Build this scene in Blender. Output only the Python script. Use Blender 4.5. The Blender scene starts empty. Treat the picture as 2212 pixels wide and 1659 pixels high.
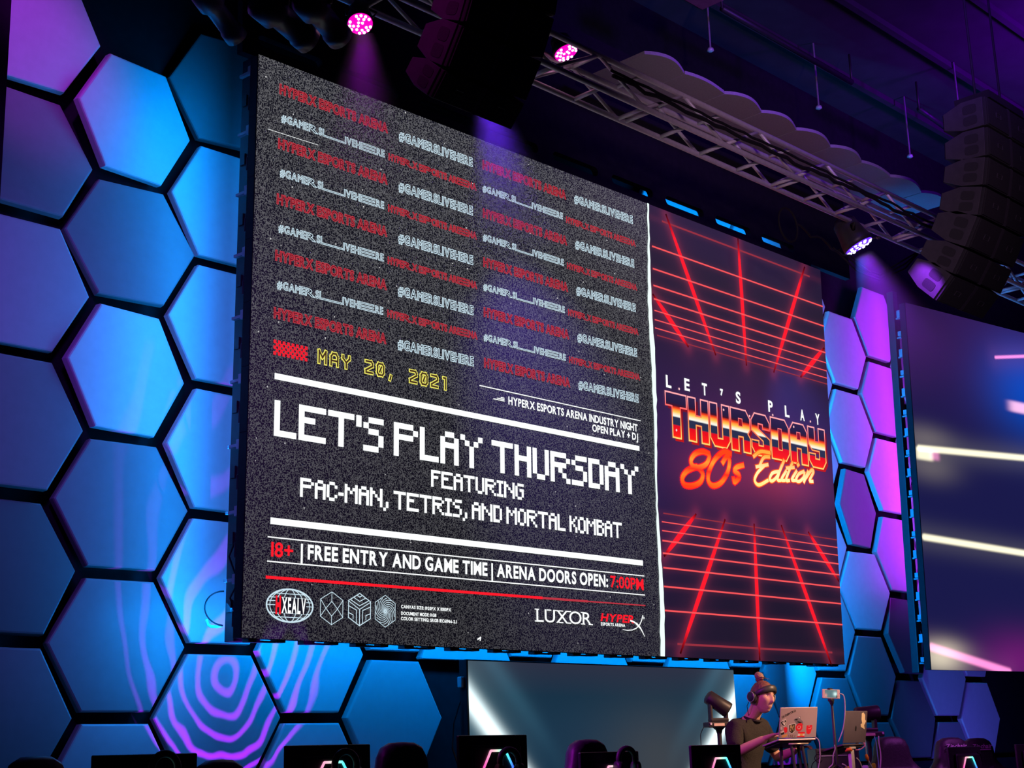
import bpy, bmesh, math, random
import numpy as np
from mathutils import Vector, Matrix, Quaternion
random.seed(7)
SC = bpy.context.scene
COL = SC.collection
PI = math.pi

# ------------------------------------------------------------------ camera
FPX, PW, PH = 3207.933, 2212, 1659
CAM = Vector((-6.3741, -8.7878, 1.5774))
RX = Vector((0.69395, -0.71935, -0.03138))      # camera right
DN = Vector((0.15672, 0.19346, -0.96851))       # camera down
FW = Vector((0.70277, 0.66719, 0.24699))        # camera forward
FW = FW.normalized(); RX = (RX - FW * RX.dot(FW)).normalized(); DN = FW.cross(RX)
cd = bpy.data.cameras.new('camera'); co = bpy.data.objects.new('camera', cd); COL.objects.link(co)
cd.sensor_width = 36; cd.sensor_fit = 'HORIZONTAL'; cd.lens = FPX / PW * 36; cd.clip_end = 200
M3 = Matrix((RX, -DN, -FW)).transposed()
co.matrix_world = Matrix.Translation(CAM) @ M3.to_4x4()
SC.camera = co

def ray(px, py):
    return RX * ((px - PW / 2) / FPX) + DN * ((py - PH / 2) / FPX) + FW
def at(px, py, Y=None, X=None, Z=None, D=None):
    """a point of the place seen at a pixel of the photo, on a plane or at a depth"""
    d = ray(px, py)
    if Y is not None: s = (Y - CAM.y) / d.y
    elif X is not None: s = (X - CAM.x) / d.x
    elif Z is not None: s = (Z - CAM.z) / d.z
    else: s = D
    return CAM + d * s

# ------------------------------------------------------------------ world, exposure, lights
w = bpy.data.worlds.new('world'); SC.world = w; w.use_nodes = True
w.node_tree.nodes['Background'].inputs[0].default_value = (0.012, 0.008, 0.05, 1)
w.node_tree.nodes['Background'].inputs[1].default_value = 0.12
SC.view_settings.view_transform = 'Standard'; SC.view_settings.look = 'None'
SC.view_settings.exposure = 0.0; SC.view_settings.gamma = 1.0
SC.view_settings.use_curve_mapping = False

def aim(o, loc, target, roll=0):
    d = (Vector(target) - Vector(loc)).normalized()
    o.location = loc
    o.rotation_euler = (d.to_track_quat('-Z', 'Y') @ Quaternion((0, 0, 1), roll)).to_euler()
def area(name, loc, target, size, power, color, spread=180, roll=0):
    l = bpy.data.lights.new(name, 'AREA'); l.shape = 'RECTANGLE'; l.size, l.size_y = size
    l.energy = power; l.color = color; l.spread = math.radians(spread)
    o = bpy.data.objects.new(name, l); COL.objects.link(o); aim(o, loc, target, roll); return o
def spot(name, loc, target, power, color, angle, blend=0.5, radius=0.08):
    l = bpy.data.lights.new(name, 'SPOT'); l.energy = power; l.color = color
    l.spot_size = math.radians(angle); l.spot_blend = blend; l.shadow_soft_size = radius
    o = bpy.data.objects.new(name, l); COL.objects.link(o); aim(o, loc, target); return o

BLUE = (0.0, 0.27, 1.0); PURP = (0.40, 0.05, 1.0); MAG = (0.75, 0.03, 0.75); VIO = (0.22, 0.03, 1.0)
# blue wash strips fixed behind the main screen
area('blue_wash_left', (0.04, 0.24, 4.6), (-0.75, 0.76, 4.6), (0.10, 4.8), 62, BLUE)
area('blue_wash_right', (8.12, 0.34, 4.6), (9.4, 0.80, 4.6), (0.10, 4.6), 175, BLUE)
area('blue_wash_low', (3.6, 0.30, 2.75), (3.6, 0.80, 2.25), (8.0, 0.10), 62, BLUE)
area('blue_wash_header', (7.0, 0.40, 7.4), (7.0, 0.80, 7.7), (2.6, 0.1), 20, BLUE)
area('blue_wash_gap', (0.75, 0.28, 4.6), (0.70, 0.76, 4.6), (0.10, 4.6), 16, BLUE)
# purple washes: spots on the left, a strip behind the side screen on the right
spot('purple_wash_left_top', (-2.9, -2.6, 8.6), (-1.45, 0.8, 6.85), 560, (0.48, 0.02, 0.90), 24, 0.9, 0.15)
spot('purple_wash_left', (-3.4, -3.4, 5.4), (-1.2, 0.8, 4.3), 330, (0.33, 0.02, 1.0), 62, 1.0, 0.3)
area('purple_wash_right', (11.05, 0.22, 5.6), (10.75, 0.80, 5.6), (0.10, 4.0), 40, (0.42, 0.02, 1.0), 130)
spot('indigo_wash_right', (10.6, -1.5, 0.75), (12.3, 0.8, 2.3), 190, (0.11, 0.09, 1.0), 95, 1.0, 0.2)
# added spots turning the ceiling indigo, standing in for a haze veil
spot('added_ceiling_spot', (10.8, -4.2, 8.5), (11.3, -2.9, 10.2), 1100, (0.24, 0.0, 1.0), 140, 1.0, 0.3)
spot('added_ceiling_spot', (4.6, -4.4, 8.4), (5.6, -1.6, 10.2), 420, (0.16, 0.0, 1.0), 140, 1.0, 0.3)
# added front spot, without a fixture, brightening the truss and acoustic panels
spot('added_front_spot', (-1.0, -9.0, 5.2), (6.0, -1.1, 7.6), 950, (0.90, 0.50, 0.88), 34, 1.0, 0.3)
spot('array_magenta', (-2.4, -3.3, 7.6), (-.46, -2.55, 6.2), 90, (0.80, 0.02, 0.65), 24, 0.9, 0.1)  # added spot, no fixture: magenta on the left array's side plates
spot('array_violet', (5.5, -1.75, 6.95), (6.6, -2.12, 5.98), 950, (0.35, 0.04, 1.0), 15, 0.5, 0.05)  # added spot: the violet lamp's own beam misses this side plate

# floor lamps throwing a swirling purple pattern up the wall
def gobo(name, loc, target, power, color, angle, seed, freq):
    o = spot(name, loc, target, power, color, angle, 0.25, 0.012); l = o.data; l.use_nodes = True; nt = l.node_tree
    em = nt.nodes['Emission']; tc = nt.nodes.new('ShaderNodeTexCoord'); sp = nt.nodes.new('ShaderNodeSeparateXYZ'); nt.links.new(tc.outputs['Normal'], sp.inputs[0])
    def mth(op, a, b=None):
        n = nt.nodes.new('ShaderNodeMath'); n.operation = op
        for i, v in enumerate((a, b)):
            if v is None: continue
            if isinstance(v, (int, float)): n.inputs[i].default_value = v
            else: nt.links.new(v, n.inputs[i])
        return n.outputs[0]
    x = mth('DIVIDE', sp.outputs[0], sp.outputs[2]); y = mth('DIVIDE', sp.outputs[1], sp.outputs[2])
    cb = nt.nodes.new('ShaderNodeCombineXYZ'); nt.links.new(x, cb.inputs[0]); nt.links.new(y, cb.inputs[1]); cb.inputs[2].default_value = seed
    nz = nt.nodes.new('ShaderNodeTexNoise'); nz.inputs['Scale'].default_value = 5.0; nz.inputs['Detail'].default_value = 1.0; nt.links.new(cb.outputs[0], nz.inputs['Vector'])
    r = mth('SQRT', mth('ADD', mth('MULTIPLY', x, x), mth('MULTIPLY', y, y)))
    ph = mth('ADD', mth('MULTIPLY', r, freq), mth('MULTIPLY', nz.outputs['Fac'], 9.0))
    wv = mth('SINE', ph); cut = nt.nodes.new('ShaderNodeMapRange'); nt.links.new(wv, cut.inputs[0]); cut.inputs[1].default_value = 0.50; cut.inputs[2].default_value = 0.72
    nt.links.new(cut.outputs[0], em.inputs['Strength'])
    return o
gobo('pattern_light_left', (0.25, -0.35, 0.95), (0.42, 0.78, 2.35), 330, (0.32, 0.0, 1.0), 58, 0.0, 70)
gobo('pattern_light_right', (7.6, -0.6, 0.9), (7.9, 0.78, 1.55), 150, (0.32, 0.0, 1.0), 22, 3.0, 80)

# ------------------------------------------------------------------ materials
def new_mat(name):
    m = bpy.data.materials.new(name); m.use_nodes = True
    return m, m.node_tree, m.node_tree.nodes['Principled BSDF']
def mat(name, col, rough=0.6, metal=0.0, var=0.12, scale=14.0, spec=0.5, bump=0.0):
    """painted or moulded surface: base colour broken up by fine procedural noise"""
    m, nt, b = new_mat(name)
    tc = nt.nodes.new('ShaderNodeTexCoord'); nz = nt.nodes.new('ShaderNodeTexNoise')
    nz.inputs['Scale'].default_value = scale; nz.inputs['Detail'].default_value = 3
    nt.links.new(tc.outputs['Object'], nz.inputs['Vector'])
    rp = nt.nodes.new('ShaderNodeValToRGB')
    c0 = [max(0, c * (1 - var)) for c in col]; c1 = [min(1, c * (1 + var)) for c in col]
    rp.color_ramp.elements[0].position = 0.3; rp.color_ramp.elements[0].color = (*c0, 1)
    rp.color_ramp.elements[1].position = 0.7; rp.color_ramp.elements[1].color = (*c1, 1)
    nt.links.new(nz.outputs['Fac'], rp.inputs['Fac']); nt.links.new(rp.outputs['Color'], b.inputs['Base Color'])
    b.inputs['Roughness'].default_value = rough; b.inputs['Metallic'].default_value = metal
    b.inputs['Specular IOR Level'].default_value = spec
    if bump:
        bp = nt.nodes.new('ShaderNodeBump'); bp.inputs['Strength'].default_value = bump; bp.inputs['Distance'].default_value = 0.01
        nt.links.new(nz.outputs['Fac'], bp.inputs['Height']); nt.links.new(bp.outputs['Normal'], b.inputs['Normal'])
    return m
def glow(name, col, strength=1.0, base=0.02):
    """lit pixels or a lamp face"""
    m, nt, b = new_mat(name)
    b.inputs['Base Color'].default_value = (base, base, base, 1); b.inputs['Roughness'].default_value = 0.7
    b.inputs['Specular IOR Level'].default_value = 0.1
    b.inputs['Emission Color'].default_value = (*col, 1); b.inputs['Emission Strength'].default_value = strength
    return m
def vcol_glow(name, strength=1.0, base=0.02):
    m, nt, b = new_mat(name)
    a = nt.nodes.new('ShaderNodeVertexColor'); a.layer_name = 'Col'
    nt.links.new(a.outputs['Color'], b.inputs['Emission Color']); b.inputs['Emission Strength'].default_value = strength
    b.inputs['Base Color'].default_value = (base, base, base, 1); b.inputs['Roughness'].default_value = 0.7
    b.inputs['Specular IOR Level'].default_value = 0.1
    return m
def ramp_glow(name, axis, lo, hi, stops, strength=1.0):
    """screen pixels whose colour runs along one object axis"""
    m, nt, b = new_mat(name)
    tc = nt.nodes.new('ShaderNodeTexCoord'); sp = nt.nodes.new('ShaderNodeSeparateXYZ')
    mr = nt.nodes.new('ShaderNodeMapRange'); rp = nt.nodes.new('ShaderNodeValToRGB')
    nt.links.new(tc.outputs['Object'], sp.inputs[0]); nt.links.new(sp.outputs[axis], mr.inputs[0])
    mr.inputs[1].default_value = lo; mr.inputs[2].default_value = hi
    nt.links.new(mr.outputs[0], rp.inputs[0]); el = rp.color_ramp.elements
    while len(el) < len(stops): el.new(0.5)
    for e, (p, c) in zip(el, stops): e.position = p; e.color = (*c, 1)
    nt.links.new(rp.outputs[0], b.inputs['Emission Color']); b.inputs['Emission Strength'].default_value = strength
    b.inputs['Base Color'].default_value = (0.02, 0.02, 0.02, 1); b.inputs['Specular IOR Level'].default_value = 0.1
    return m

BLACK = mat('matt_black_paint', (0.012, 0.012, 0.014), 0.75, spec=0.2)
WALLB = mat('black_wall_paint', (0.016, 0.016, 0.019), 0.85, spec=0.1)
CEIL = mat('dark_ceiling_paint', (0.055, 0.050, 0.06), 0.9, spec=0.05, scale=3)
METALB = mat('black_powder_coat', (0.03, 0.03, 0.034), 0.45, spec=0.5)
STAGEF = mat('stage_floor_black', (0.03, 0.03, 0.035), 0.5, bump=0.1)
CARPET = mat('dark_carpet', (0.02, 0.02, 0.03), 0.95, scale=80, bump=0.4)
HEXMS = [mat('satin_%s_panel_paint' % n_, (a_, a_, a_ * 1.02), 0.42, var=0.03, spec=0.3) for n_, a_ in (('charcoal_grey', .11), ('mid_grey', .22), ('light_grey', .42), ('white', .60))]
ALU = mat('truss_aluminium', (0.72, 0.70, 0.70), 0.45, metal=0.2, var=0.08, scale=30)
CLOTH = mat('grey_acoustic_cloth', (0.42, 0.40, 0.42), 0.95, var=0.08, scale=60, spec=0.05)
SPKG = mat('speaker_grille_cloth', (0.035, 0.035, 0.04), 0.8, scale=120, bump=0.3)
SPKP = mat('speaker_side_plate', (0.075, 0.07, 0.085), 0.5)
PLAST = mat('black_plastic', (0.022, 0.022, 0.026), 0.38, spec=0.5)
LEATH = mat('black_leatherette', (0.045, 0.040, 0.05), 0.5, bump=0.15, scale=60)
BRACK = mat('grey_bracket_metal', (0.35, 0.36, 0.40), 0.5, metal=0.2)

# ------------------------------------------------------------------ mesh helpers
class MB:
    """collects shapes and links them as one mesh object"""
    def __init__(s): s.v = []; s.f = []; s.mi = []
    def add(s, vs, fs, mi=0):
        o = len(s.v); s.v += [tuple(v) for v in vs]; s.f += [tuple(i + o for i in f) for f in fs]; s.mi += [mi] * len(fs)
    def box(s, c, d, R=None, mi=0, bev=0):
        x, y, z = d[0] / 2, d[1] / 2, d[2] / 2
        if bev:
            b = min(bev, x * .9, y * .9, z * .9); bm = bmesh.new()
            bmesh.ops.create_cube(bm, size=1, matrix=Matrix.Diagonal((2 * x, 2 * y, 2 * z, 1)))
            bmesh.ops.bevel(bm, geom=bm.edges[:] , offset=b, segments=2, affect='EDGES', profile=.5)
            bm.verts.index_update()
            vs = [v.co.copy() for v in bm.verts]; fs = [[v.index for v in f.verts] for f in bm.faces]; bm.free()
        else:
            vs = [Vector((a, b, e)) for a in (-x, x) for b in (-y, y) for e in (-z, z)]
            fs = [(0, 1, 3, 2), (4, 6, 7, 5), (0, 4, 5, 1), (2, 3, 7, 6), (0, 2, 6, 4), (1, 5, 7, 3)]
        if R is not None: vs = [R @ v for v in vs]
        c = Vector(c); s.add([v + c for v in vs], fs, mi)
    def tube(s, pts, r, n=8, mi=0, caps=True):
        pts = [Vector(p) for p in pts]; rr = r if isinstance(r, (list, tuple)) else [r] * len(pts)
        up = None; rings = []
        for i, p in enumerate(pts):
            t = (pts[min(i + 1, len(pts) - 1)] - pts[max(i - 1, 0)]).normalized()
            if up is None: up = t.orthogonal().normalized()
            up = (up - t * up.dot(t)); up = up.normalized() if up.length > 1e-6 else t.orthogonal().normalized()
            b = t.cross(up)
            rings.append([p + (up * math.cos(2 * PI * k / n) + b * math.sin(2 * PI * k / n)) * rr[i] for k in range(n)])
        vs = [v for rg in rings for v in rg]; fs = []
        for i in range(len(pts) - 1):
            for k in range(n): fs.append((i * n + k, i * n + (k + 1) % n, (i + 1) * n + (k + 1) % n, (i + 1) * n + k))
        if caps: fs.append(tuple(range(n))[::-1]); fs.append(tuple((len(pts) - 1) * n + k for k in range(n)))
        s.add(vs, fs, mi)
    def lathe(s, prof, n=24, M=None, mi=0):
        """profile of (radius, height) turned about local z"""
        vs = []; fs = []
        for r, z in prof:
            for k in range(n): vs.append(Vector((r * math.cos(2 * PI * k / n), r * math.sin(2 * PI * k / n), z)))
        for i in range(len(prof) - 1):
            for k in range(n): fs.append((i * n + k, i * n + (k + 1) % n, (i + 1) * n + (k + 1) % n, (i + 1) * n + k))
        fs.append(tuple(range(n))[::-1]); fs.append(tuple((len(prof) - 1) * n + k for k in range(n)))
        if M is not None: vs = [M @ v for v in vs]
        s.add(vs, fs, mi)
    def prism(s, poly, y0, y1, M=None, mi=0):
        """polygon in local x,z extruded along local y"""
        n = len(poly); vs = [Vector((x, y0, z)) for x, z in poly] + [Vector((x, y1, z)) for x, z in poly]
        fs = [tuple(range(n)), tuple(range(2 * n - 1, n - 1, -1))] + [(k, k + n, (k + 1) % n + n, (k + 1) % n) for k in range(n)]
        if M is not None: vs = [M @ v for v in vs]
        s.add(vs, fs, mi)
    def ellipsoid(s, c, r, R=None, n=16, mi=0):
        vs = []; fs = []; c = Vector(c); m = n // 2
        for i in range(m + 1):
            a = PI * i / m
            for k in range(n):
                v = Vector((r[0] * math.sin(a) * math.cos(2 * PI * k / n), r[1] * math.sin(a) * math.sin(2 * PI * k / n), r[2] * math.cos(a)))
                vs.append((R @ v if R is not None else v) + c)
        for i in range(m):
            for k in range(n): fs.append((i * n + k, (i + 1) * n + k, (i + 1) * n + (k + 1) % n, i * n + (k + 1) % n))
        s.add(vs, fs, mi)
    def build(s, name, m, parent=None, smooth=False, bevel=0):
        me = bpy.data.meshes.new(name); me.from_pydata(s.v, [], s.f)
        ms = m if isinstance(m, (list, tuple)) else [m]
        for x in ms: me.materials.append(x)
        if len(ms) > 1: me.polygons.foreach_set('material_index', s.mi)
        bm = bmesh.new(); bm.from_mesh(me)
        bmesh.ops.recalc_face_normals(bm, faces=bm.faces[:]); bm.to_mesh(me); bm.free()
        if smooth:
            me.polygons.foreach_set('use_smooth', [True] * len(me.polygons))
        me.update()
        o = bpy.data.objects.new(name, me); COL.objects.link(o)
        if parent: o.parent = parent
        if bevel:
            b = o.modifiers.new('bevel', 'BEVEL'); b.width = bevel; b.segments = 2; b.limit_method = 'ANGLE'
        return o
def tag(o, label, cat, group=None):
    o['label'] = label; o['category'] = cat
    if group: o['group'] = group
    return o
def thing(name, label, cat, loc=(0, 0, 0), rot=(0, 0, 0), group=None):
    o = bpy.data.objects.new(name, None); COL.objects.link(o); o.location = loc; o.rotation_euler = rot
    o.empty_display_size = 0.1
    return tag(o, label, cat, group)
def struct(o): o['kind'] = 'structure'; return o
def frame(origin, x, y, z):
    m = Matrix((Vector(x).normalized(), Vector(y).normalized(), Vector(z).normalized())).transposed().to_4x4()
    return Matrix.Translation(Vector(origin)) @ m
def zframe(origin, zdir, up=(0, 0, 1)):
    z = Vector(zdir).normalized(); x = Vector(up).cross(z)
    x = x.normalized() if x.length > 1e-4 else z.orthogonal().normalized()
    return frame(origin, x, z.cross(x), z)

# ------------------------------------------------------------------ the setting
m = MB(); m.box((3.5, -6.5, -0.05), (34, 22, 0.1)); struct(m.build('floor', CARPET))
m = MB(); m.box((4.0, -1.95, 0.2), (17.0, 5.7, 0.4)); struct(m.build('trim_1', STAGEF))       # the raised stage
m = MB(); m.box((5.5, 1.10, 5.2), (23, 0.3, 10.4)); struct(m.build('wall_back', WALLB))
m = MB(); m.box((-2.62, 0.5, 5.2), (1.42, 0.66, 10.4)); struct(m.build('wall_left', WALLB))
m = MB(); m.box((17.2, -6.5, 5.2), (0.3, 22, 10.4)); struct(m.build('wall_right', WALLB))
m = MB(); m.box((3.5, -6.5, 10.3), (34, 22, 0.2))
for k in range(9): m.box((3.5, -8.5 + k * 1.1, 10.17), (34, 0.08, 0.10))
struct(m.build('ceiling', CEIL))
m = MB(); m.box((5.5, 0.80, 0.92), (22.6, 0.10, 1.04)); struct(m.build('baseboard_back', WALLB))
# black fascia above the main screen, cut by a row of slots
def fascia():
    m = MB(); z0, z1, sl, sh, y0, y1 = 7.06, 8.7, 7.17, 7.265, 0.02, 0.09
    m.box((4.0, (y0 + y1) / 2, (z0 + sl) / 2), (8.1, y1 - y0, sl - z0)); m.box((4.0, (y0 + y1) / 2, (sh + z1) / 2), (8.1, y1 - y0, z1 - sh)); m.box((8.48, (y0 + y1) / 2, (z0 + z1) / 2 + .03), (0.86, y1 - y0, z1 - z0 - .06))
    r = (sh - sl) / 2; zc = (sh + sl) / 2
    xs = [0.10 + 0.87 * k for k in range(9)]
    lo = -0.05
    for x in xs + [8.05 + 0.1]:
        hi = min(x, 8.05)
        right = [(hi - r + 0 * r, sl)] ; poly = [(lo, sl), (hi, sl)]
        arcR = [(hi + r - r * math.cos(a), zc + r * math.sin(a)) for a in np.linspace(-PI / 2, PI / 2, 9)] if hi < 8.05 else [(hi, sl), (hi, sh)]
        arcL = [(lo - r + r * math.cos(a), zc + r * math.sin(a)) for a in np.linspace(PI / 2, -PI / 2, 9)] if lo > 0 else [(lo, sh), (lo, sl)]
        m.prism(arcR + arcL, y0, y1)
        lo = x + 0.66
    return m
struct(fascia().build('trim_2', WALLB))

# ------------------------------------------------------------------ hexagonal wall panels
HS = 0.5919; HH = HS * math.sqrt(3) / 2
def hex_x(i):
    if i <= 3: return -0.5216 + 0.8878 * i
    if i >= 10: return 9.8804 + 0.8878 * (i - 12)
    return 2.142 + 0.85186 * (i - 3)
def hex_z(i, j):
    z0 = 6.5868 - 0.024 * min(1, max(0, (i - 3) / 7.0))
    return z0 + HH * (2 * (j - 5) + (i % 2))
HEXES = {}
# column -> rows, with tilt (yaw, pitch) in degrees of each mounted panel
TILT = {(-1, 5): (-2, 4), (-1, 4): (3, -7), (-1, 3): (0, 2), (-1, 2): (1, -1), (-1, 1): (4, -7), (-1, 0): (0, 2),
        (0, 5): (6, 1), (0, 4): (-6, -4), (0, 3): (6, 1), (0, 2): (-4, -2), (0, 1): (-4, 0), (0, 0): (0, 0),
        (1, 5): (-9, 0), (1, 4): (0, 0), (1, 3): (0, 0), (1, 2): (3, 0), (1, 1): (0, 0), (1, 0): (-5, 0),
        (12, 5): (0, 0), (12, 4): (0, 0), (12, 3): (7, 0), (12, 2): (-3, 0), (12, 1): (0, 0),
        (13, 5): (0, 0), (13, 4): (0, 0), (13, 3): (0, 0), (13, 2): (0, -2), (13, 1): (6, -6), (13, 0): (0, -4)}
ROWS = {-1: (0, 5), 0: (0, 5), 1: (0, 5), 2: (0, 1), 3: (0, 1), 4: (1, 1), 5: (1, 1), 6: (1, 1), 7: (1, 1), 8: (1, 1), 9: (0, 1),
        10: (0, 1), 11: (0, 5), 12: (0, 5), 13: (0, 5), 14: (0, 5), 15: (0, 1)}
WHERE = {-1: 'the column at the left photo edge', 0: 'the second column from the left',
         1: 'the column beside the big screen left edge', 2: 'the column under the big screen left corner',
         3: 'the column left of the low screen', 9: 'the column behind the person', 10: 'the column behind the silver laptop',
         11: 'the column at the big screen right edge', 12: 'the column right of the big screen',
         13: 'the column left of the side screen post', 14: 'the column behind the side screen post', 15: 'the last column at the far right'}
ORD = ['topmost', 'second from the top', 'third from the top', 'fourth from the top', 'fifth from the top', 'lowest']
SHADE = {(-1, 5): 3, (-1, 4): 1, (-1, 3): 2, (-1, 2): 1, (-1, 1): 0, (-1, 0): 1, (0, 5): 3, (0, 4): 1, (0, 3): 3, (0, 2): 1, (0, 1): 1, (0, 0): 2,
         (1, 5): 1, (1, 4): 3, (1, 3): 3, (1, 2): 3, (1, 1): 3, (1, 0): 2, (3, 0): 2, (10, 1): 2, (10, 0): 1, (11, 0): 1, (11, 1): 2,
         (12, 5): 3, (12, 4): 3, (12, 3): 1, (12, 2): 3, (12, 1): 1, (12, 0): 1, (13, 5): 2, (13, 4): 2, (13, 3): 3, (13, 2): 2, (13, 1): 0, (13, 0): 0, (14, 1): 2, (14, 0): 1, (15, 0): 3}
def hex_panel(x, z, tilt, label, cut=None, shade=3):
    R = HS - 0.047
    pts = [(R * math.cos(a), R * math.sin(a)) for a in [k * PI / 3 for k in range(6)]]
    if cut is not None:      # trimmed straight along the bottom (or top)
        def clip(poly, sign, c):
            out = []
            for k in range(len(poly)):
                a, b = poly[k], poly[(k + 1) % len(poly)]
                ia, ib = sign * (a[1] - c) >= 0, sign * (b[1] - c) >= 0
                if ia: out.append(a)
                if ia != ib:
                    t = (c - a[1]) / (b[1] - a[1]); out.append((a[0] + t * (b[0] - a[0]), c))
            return out
        pts = clip(pts, 1, cut)
    n = len(pts); b = 0.016
    cxm = sum(p[0] for p in pts) / n; czm = sum(p[1] for p in pts) / n
    def inset(p, d):
        v = Vector((p[0] - cxm, p[1] - czm)); L = v.length; return (p[0] - v.x / L * d * 1.15, p[1] - v.y / L * d * 1.15)
    rings = [([p for p in pts], 0.03), ([p for p in pts], -0.022), ([inset(p, b * .35) for p in pts], -0.034), ([inset(p, b) for p in pts], -0.038)]
    vs = []; fs = []
    for rg, y in rings: vs += [Vector((p[0], y, p[1])) for p in rg]
    for i in range(3):
        for k in range(n): fs.append((i * n + k, i * n + (k + 1) % n, (i + 1) * n + (k + 1) % n, (i + 1) * n + k))
    fs.append(tuple(3 * n + k for k in range(n)))
    mb = MB(); mb.add(vs, fs)
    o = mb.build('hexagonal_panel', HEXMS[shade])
    o.location = (x, 0.80, z); o.rotation_euler = (math.radians(tilt[1]), 0, math.radians(tilt[0]))
    return tag(o, label, 'panel', 'hexagonal panels on the back wall')
for i, (j0, j1) in ROWS.items():
    js = list(range(j1, j0 - 1, -1))
    for n_, j in enumerate(js):
        z = hex_z(i, j); cut = None
        if z - HH < 1.40: cut = 1.46 - z
        if i in (4, 6, 8) and j == 1: cut = 0.0 + (2.47 - z)
        tl = TILT.get((i, j), (random.uniform(-2, 2), random.uniform(-1.5, 1.5)))
        col = {-1: 'purple-lit', 0: 'blue-violet', 1: 'bright-blue', 12: 'blue-lit', 13: 'violet-lit', 14: 'violet-lit', 15: 'deep-blue'}.get(i, 'blue-lit')
        if 4 <= i <= 8:
            lab = 'blue-lit hexagonal wall panel above the low grey screen, %s from the left' % ['first', 'second', 'third', 'fourth', 'fifth'][i - 4]
        else:
            o_ = 'upper one' if len(js) == 2 and n_ == 0 else 'lower one' if len(js) == 2 else ORD[n_] if n_ < len(js) - 1 else 'lowest'
            lab = '%s hexagonal panel, %s in %s' % (col, o_, WHERE[i])
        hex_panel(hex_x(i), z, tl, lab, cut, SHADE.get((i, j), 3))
for n_, i in enumerate((8, 9, 10)):
    hex_panel(hex_x(i), hex_z(i, 6), (0, 0), 'blue-lit hexagonal panel seen through the %s lit slot above the big screen' % ['leftmost', 'middle', 'rightmost'][n_])

# ------------------------------------------------------------------ the main LED screen: local x across, z up, -y towards the room
TILTS = 0.027215
screen = thing('led_video_wall', 'huge hanging LED screen showing the event poster with red grid artwork at its right', 'screen', (0, 0, 2.5), (TILTS, 0, 0))
SCR_M = Matrix.Translation((0, 0, 2.5)) @ Matrix.Rotation(TILTS, 4, 'X')
SCR_I = SCR_M.inverted()
def scr(px, py):
    """the spot on the screen (metres across, metres up) that the photo shows at a pixel"""
    c = SCR_I @ CAM; d = SCR_I.to_3x3() @ ray(px, py); q = c + d * (-c.y / d.y)
    return (q.x, q.z)
m = MB()
for k in range(16):
    for r in range(9): m.box((0.25 + 0.5 * k, 0.055, 0.25 + 0.5 * r), (0.499, 0.10, 0.499), bev=0.004)
body = m.build('cabinet_body', BLACK, screen)
# panel face: a noisy grey ground
def noise_mat():
    m, nt, b = new_mat('screen_static_pixels')
    tc = nt.nodes.new('ShaderNodeTexCoord')
    n1 = nt.nodes.new('ShaderNodeTexNoise'); n1.inputs['Scale'].default_value = 50; n1.inputs['Detail'].default_value = 1.0; n1.inputs['Roughness'].default_value = 0.6
    nt.links.new(tc.outputs['Object'], n1.inputs['Vector'])
    r = nt.nodes.new('ShaderNodeValToRGB'); e = r.color_ramp.elements
    e[0].position = 0.42; e[0].color = (0.008, 0.008, 0.014, 1); e[1].position = 0.595; e[1].color = (0.008, 0.008, 0.014, 1)
    x = e.new(0.505); x.color = (0.150, 0.150, 0.162, 1)
    nt.links.new(n1.outputs['Fac'], r.inputs['Fac'])
    v = nt.nodes.new('ShaderNodeTexVoronoi'); v.inputs['Scale'].default_value = 11
    nt.links.new(tc.outputs['Object'], v.inputs['Vector'])
    lt = nt.nodes.new('ShaderNodeMath'); lt.operation = 'LESS_THAN'; lt.inputs[1].default_value = 0.075
    nt.links.new(v.outputs['Distance'], lt.inputs[0])
    sp = nt.nodes.new('ShaderNodeSeparateColor'); nt.links.new(v.outputs['Color'], sp.inputs[0])
    gt = nt.nodes.new('ShaderNodeMath'); gt.operation = 'GREATER_THAN'; gt.inputs[1].default_value = 0.72
    nt.links.new(sp.outputs[0], gt.inputs[0])
    mu = nt.nodes.new('ShaderNodeMath'); mu.operation = 'MULTIPLY'; nt.links.new(lt.outputs[0], mu.inputs[0]); nt.links.new(gt.outputs[0], mu.inputs[1])
    mx = nt.nodes.new('ShaderNodeMix'); mx.data_type = 'RGBA'
    nt.links.new(mu.outputs[0], mx.inputs['Factor']); nt.links.new(r.outputs[0], mx.inputs['A']); mx.inputs['B'].default_value = (0.75, 0.75, 0.75, 1)
    nt.links.new(mx.outputs['Result'], b.inputs['Emission Color']); sz = nt.nodes.new('ShaderNodeSeparateXYZ'); nt.links.new(tc.outputs['Object'], sz.inputs[0])
    fm = nt.nodes.new('ShaderNodeMapRange'); nt.links.new(sz.outputs['Z'], fm.inputs[0])
    fm.inputs[1].default_value = 0.0; fm.inputs[2].default_value = 4.5; fm.inputs[3].default_value = 0.50; fm.inputs[4].default_value = 1.05
    nt.links.new(fm.outputs[0], b.inputs['Emission Strength'])
    b.inputs['Base Color'].default_value = (0.09, 0.09, 0.09, 1); b.inputs['Roughness'].default_value = 0.8; b.inputs['Specular IOR Level'].default_value = 0.05
    return m
def quad(mb, u0, v0, u1, v1, y): mb.add([(u0, y, v0), (u1, y, v0), (u1, y, v1), (u0, y, v1)], [(0, 1, 2, 3)])
m = MB(); quad(m, 0, 0, 4.83, 4.5, -0.004); m.build('poster_ground', noise_mat(), screen)

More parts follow.
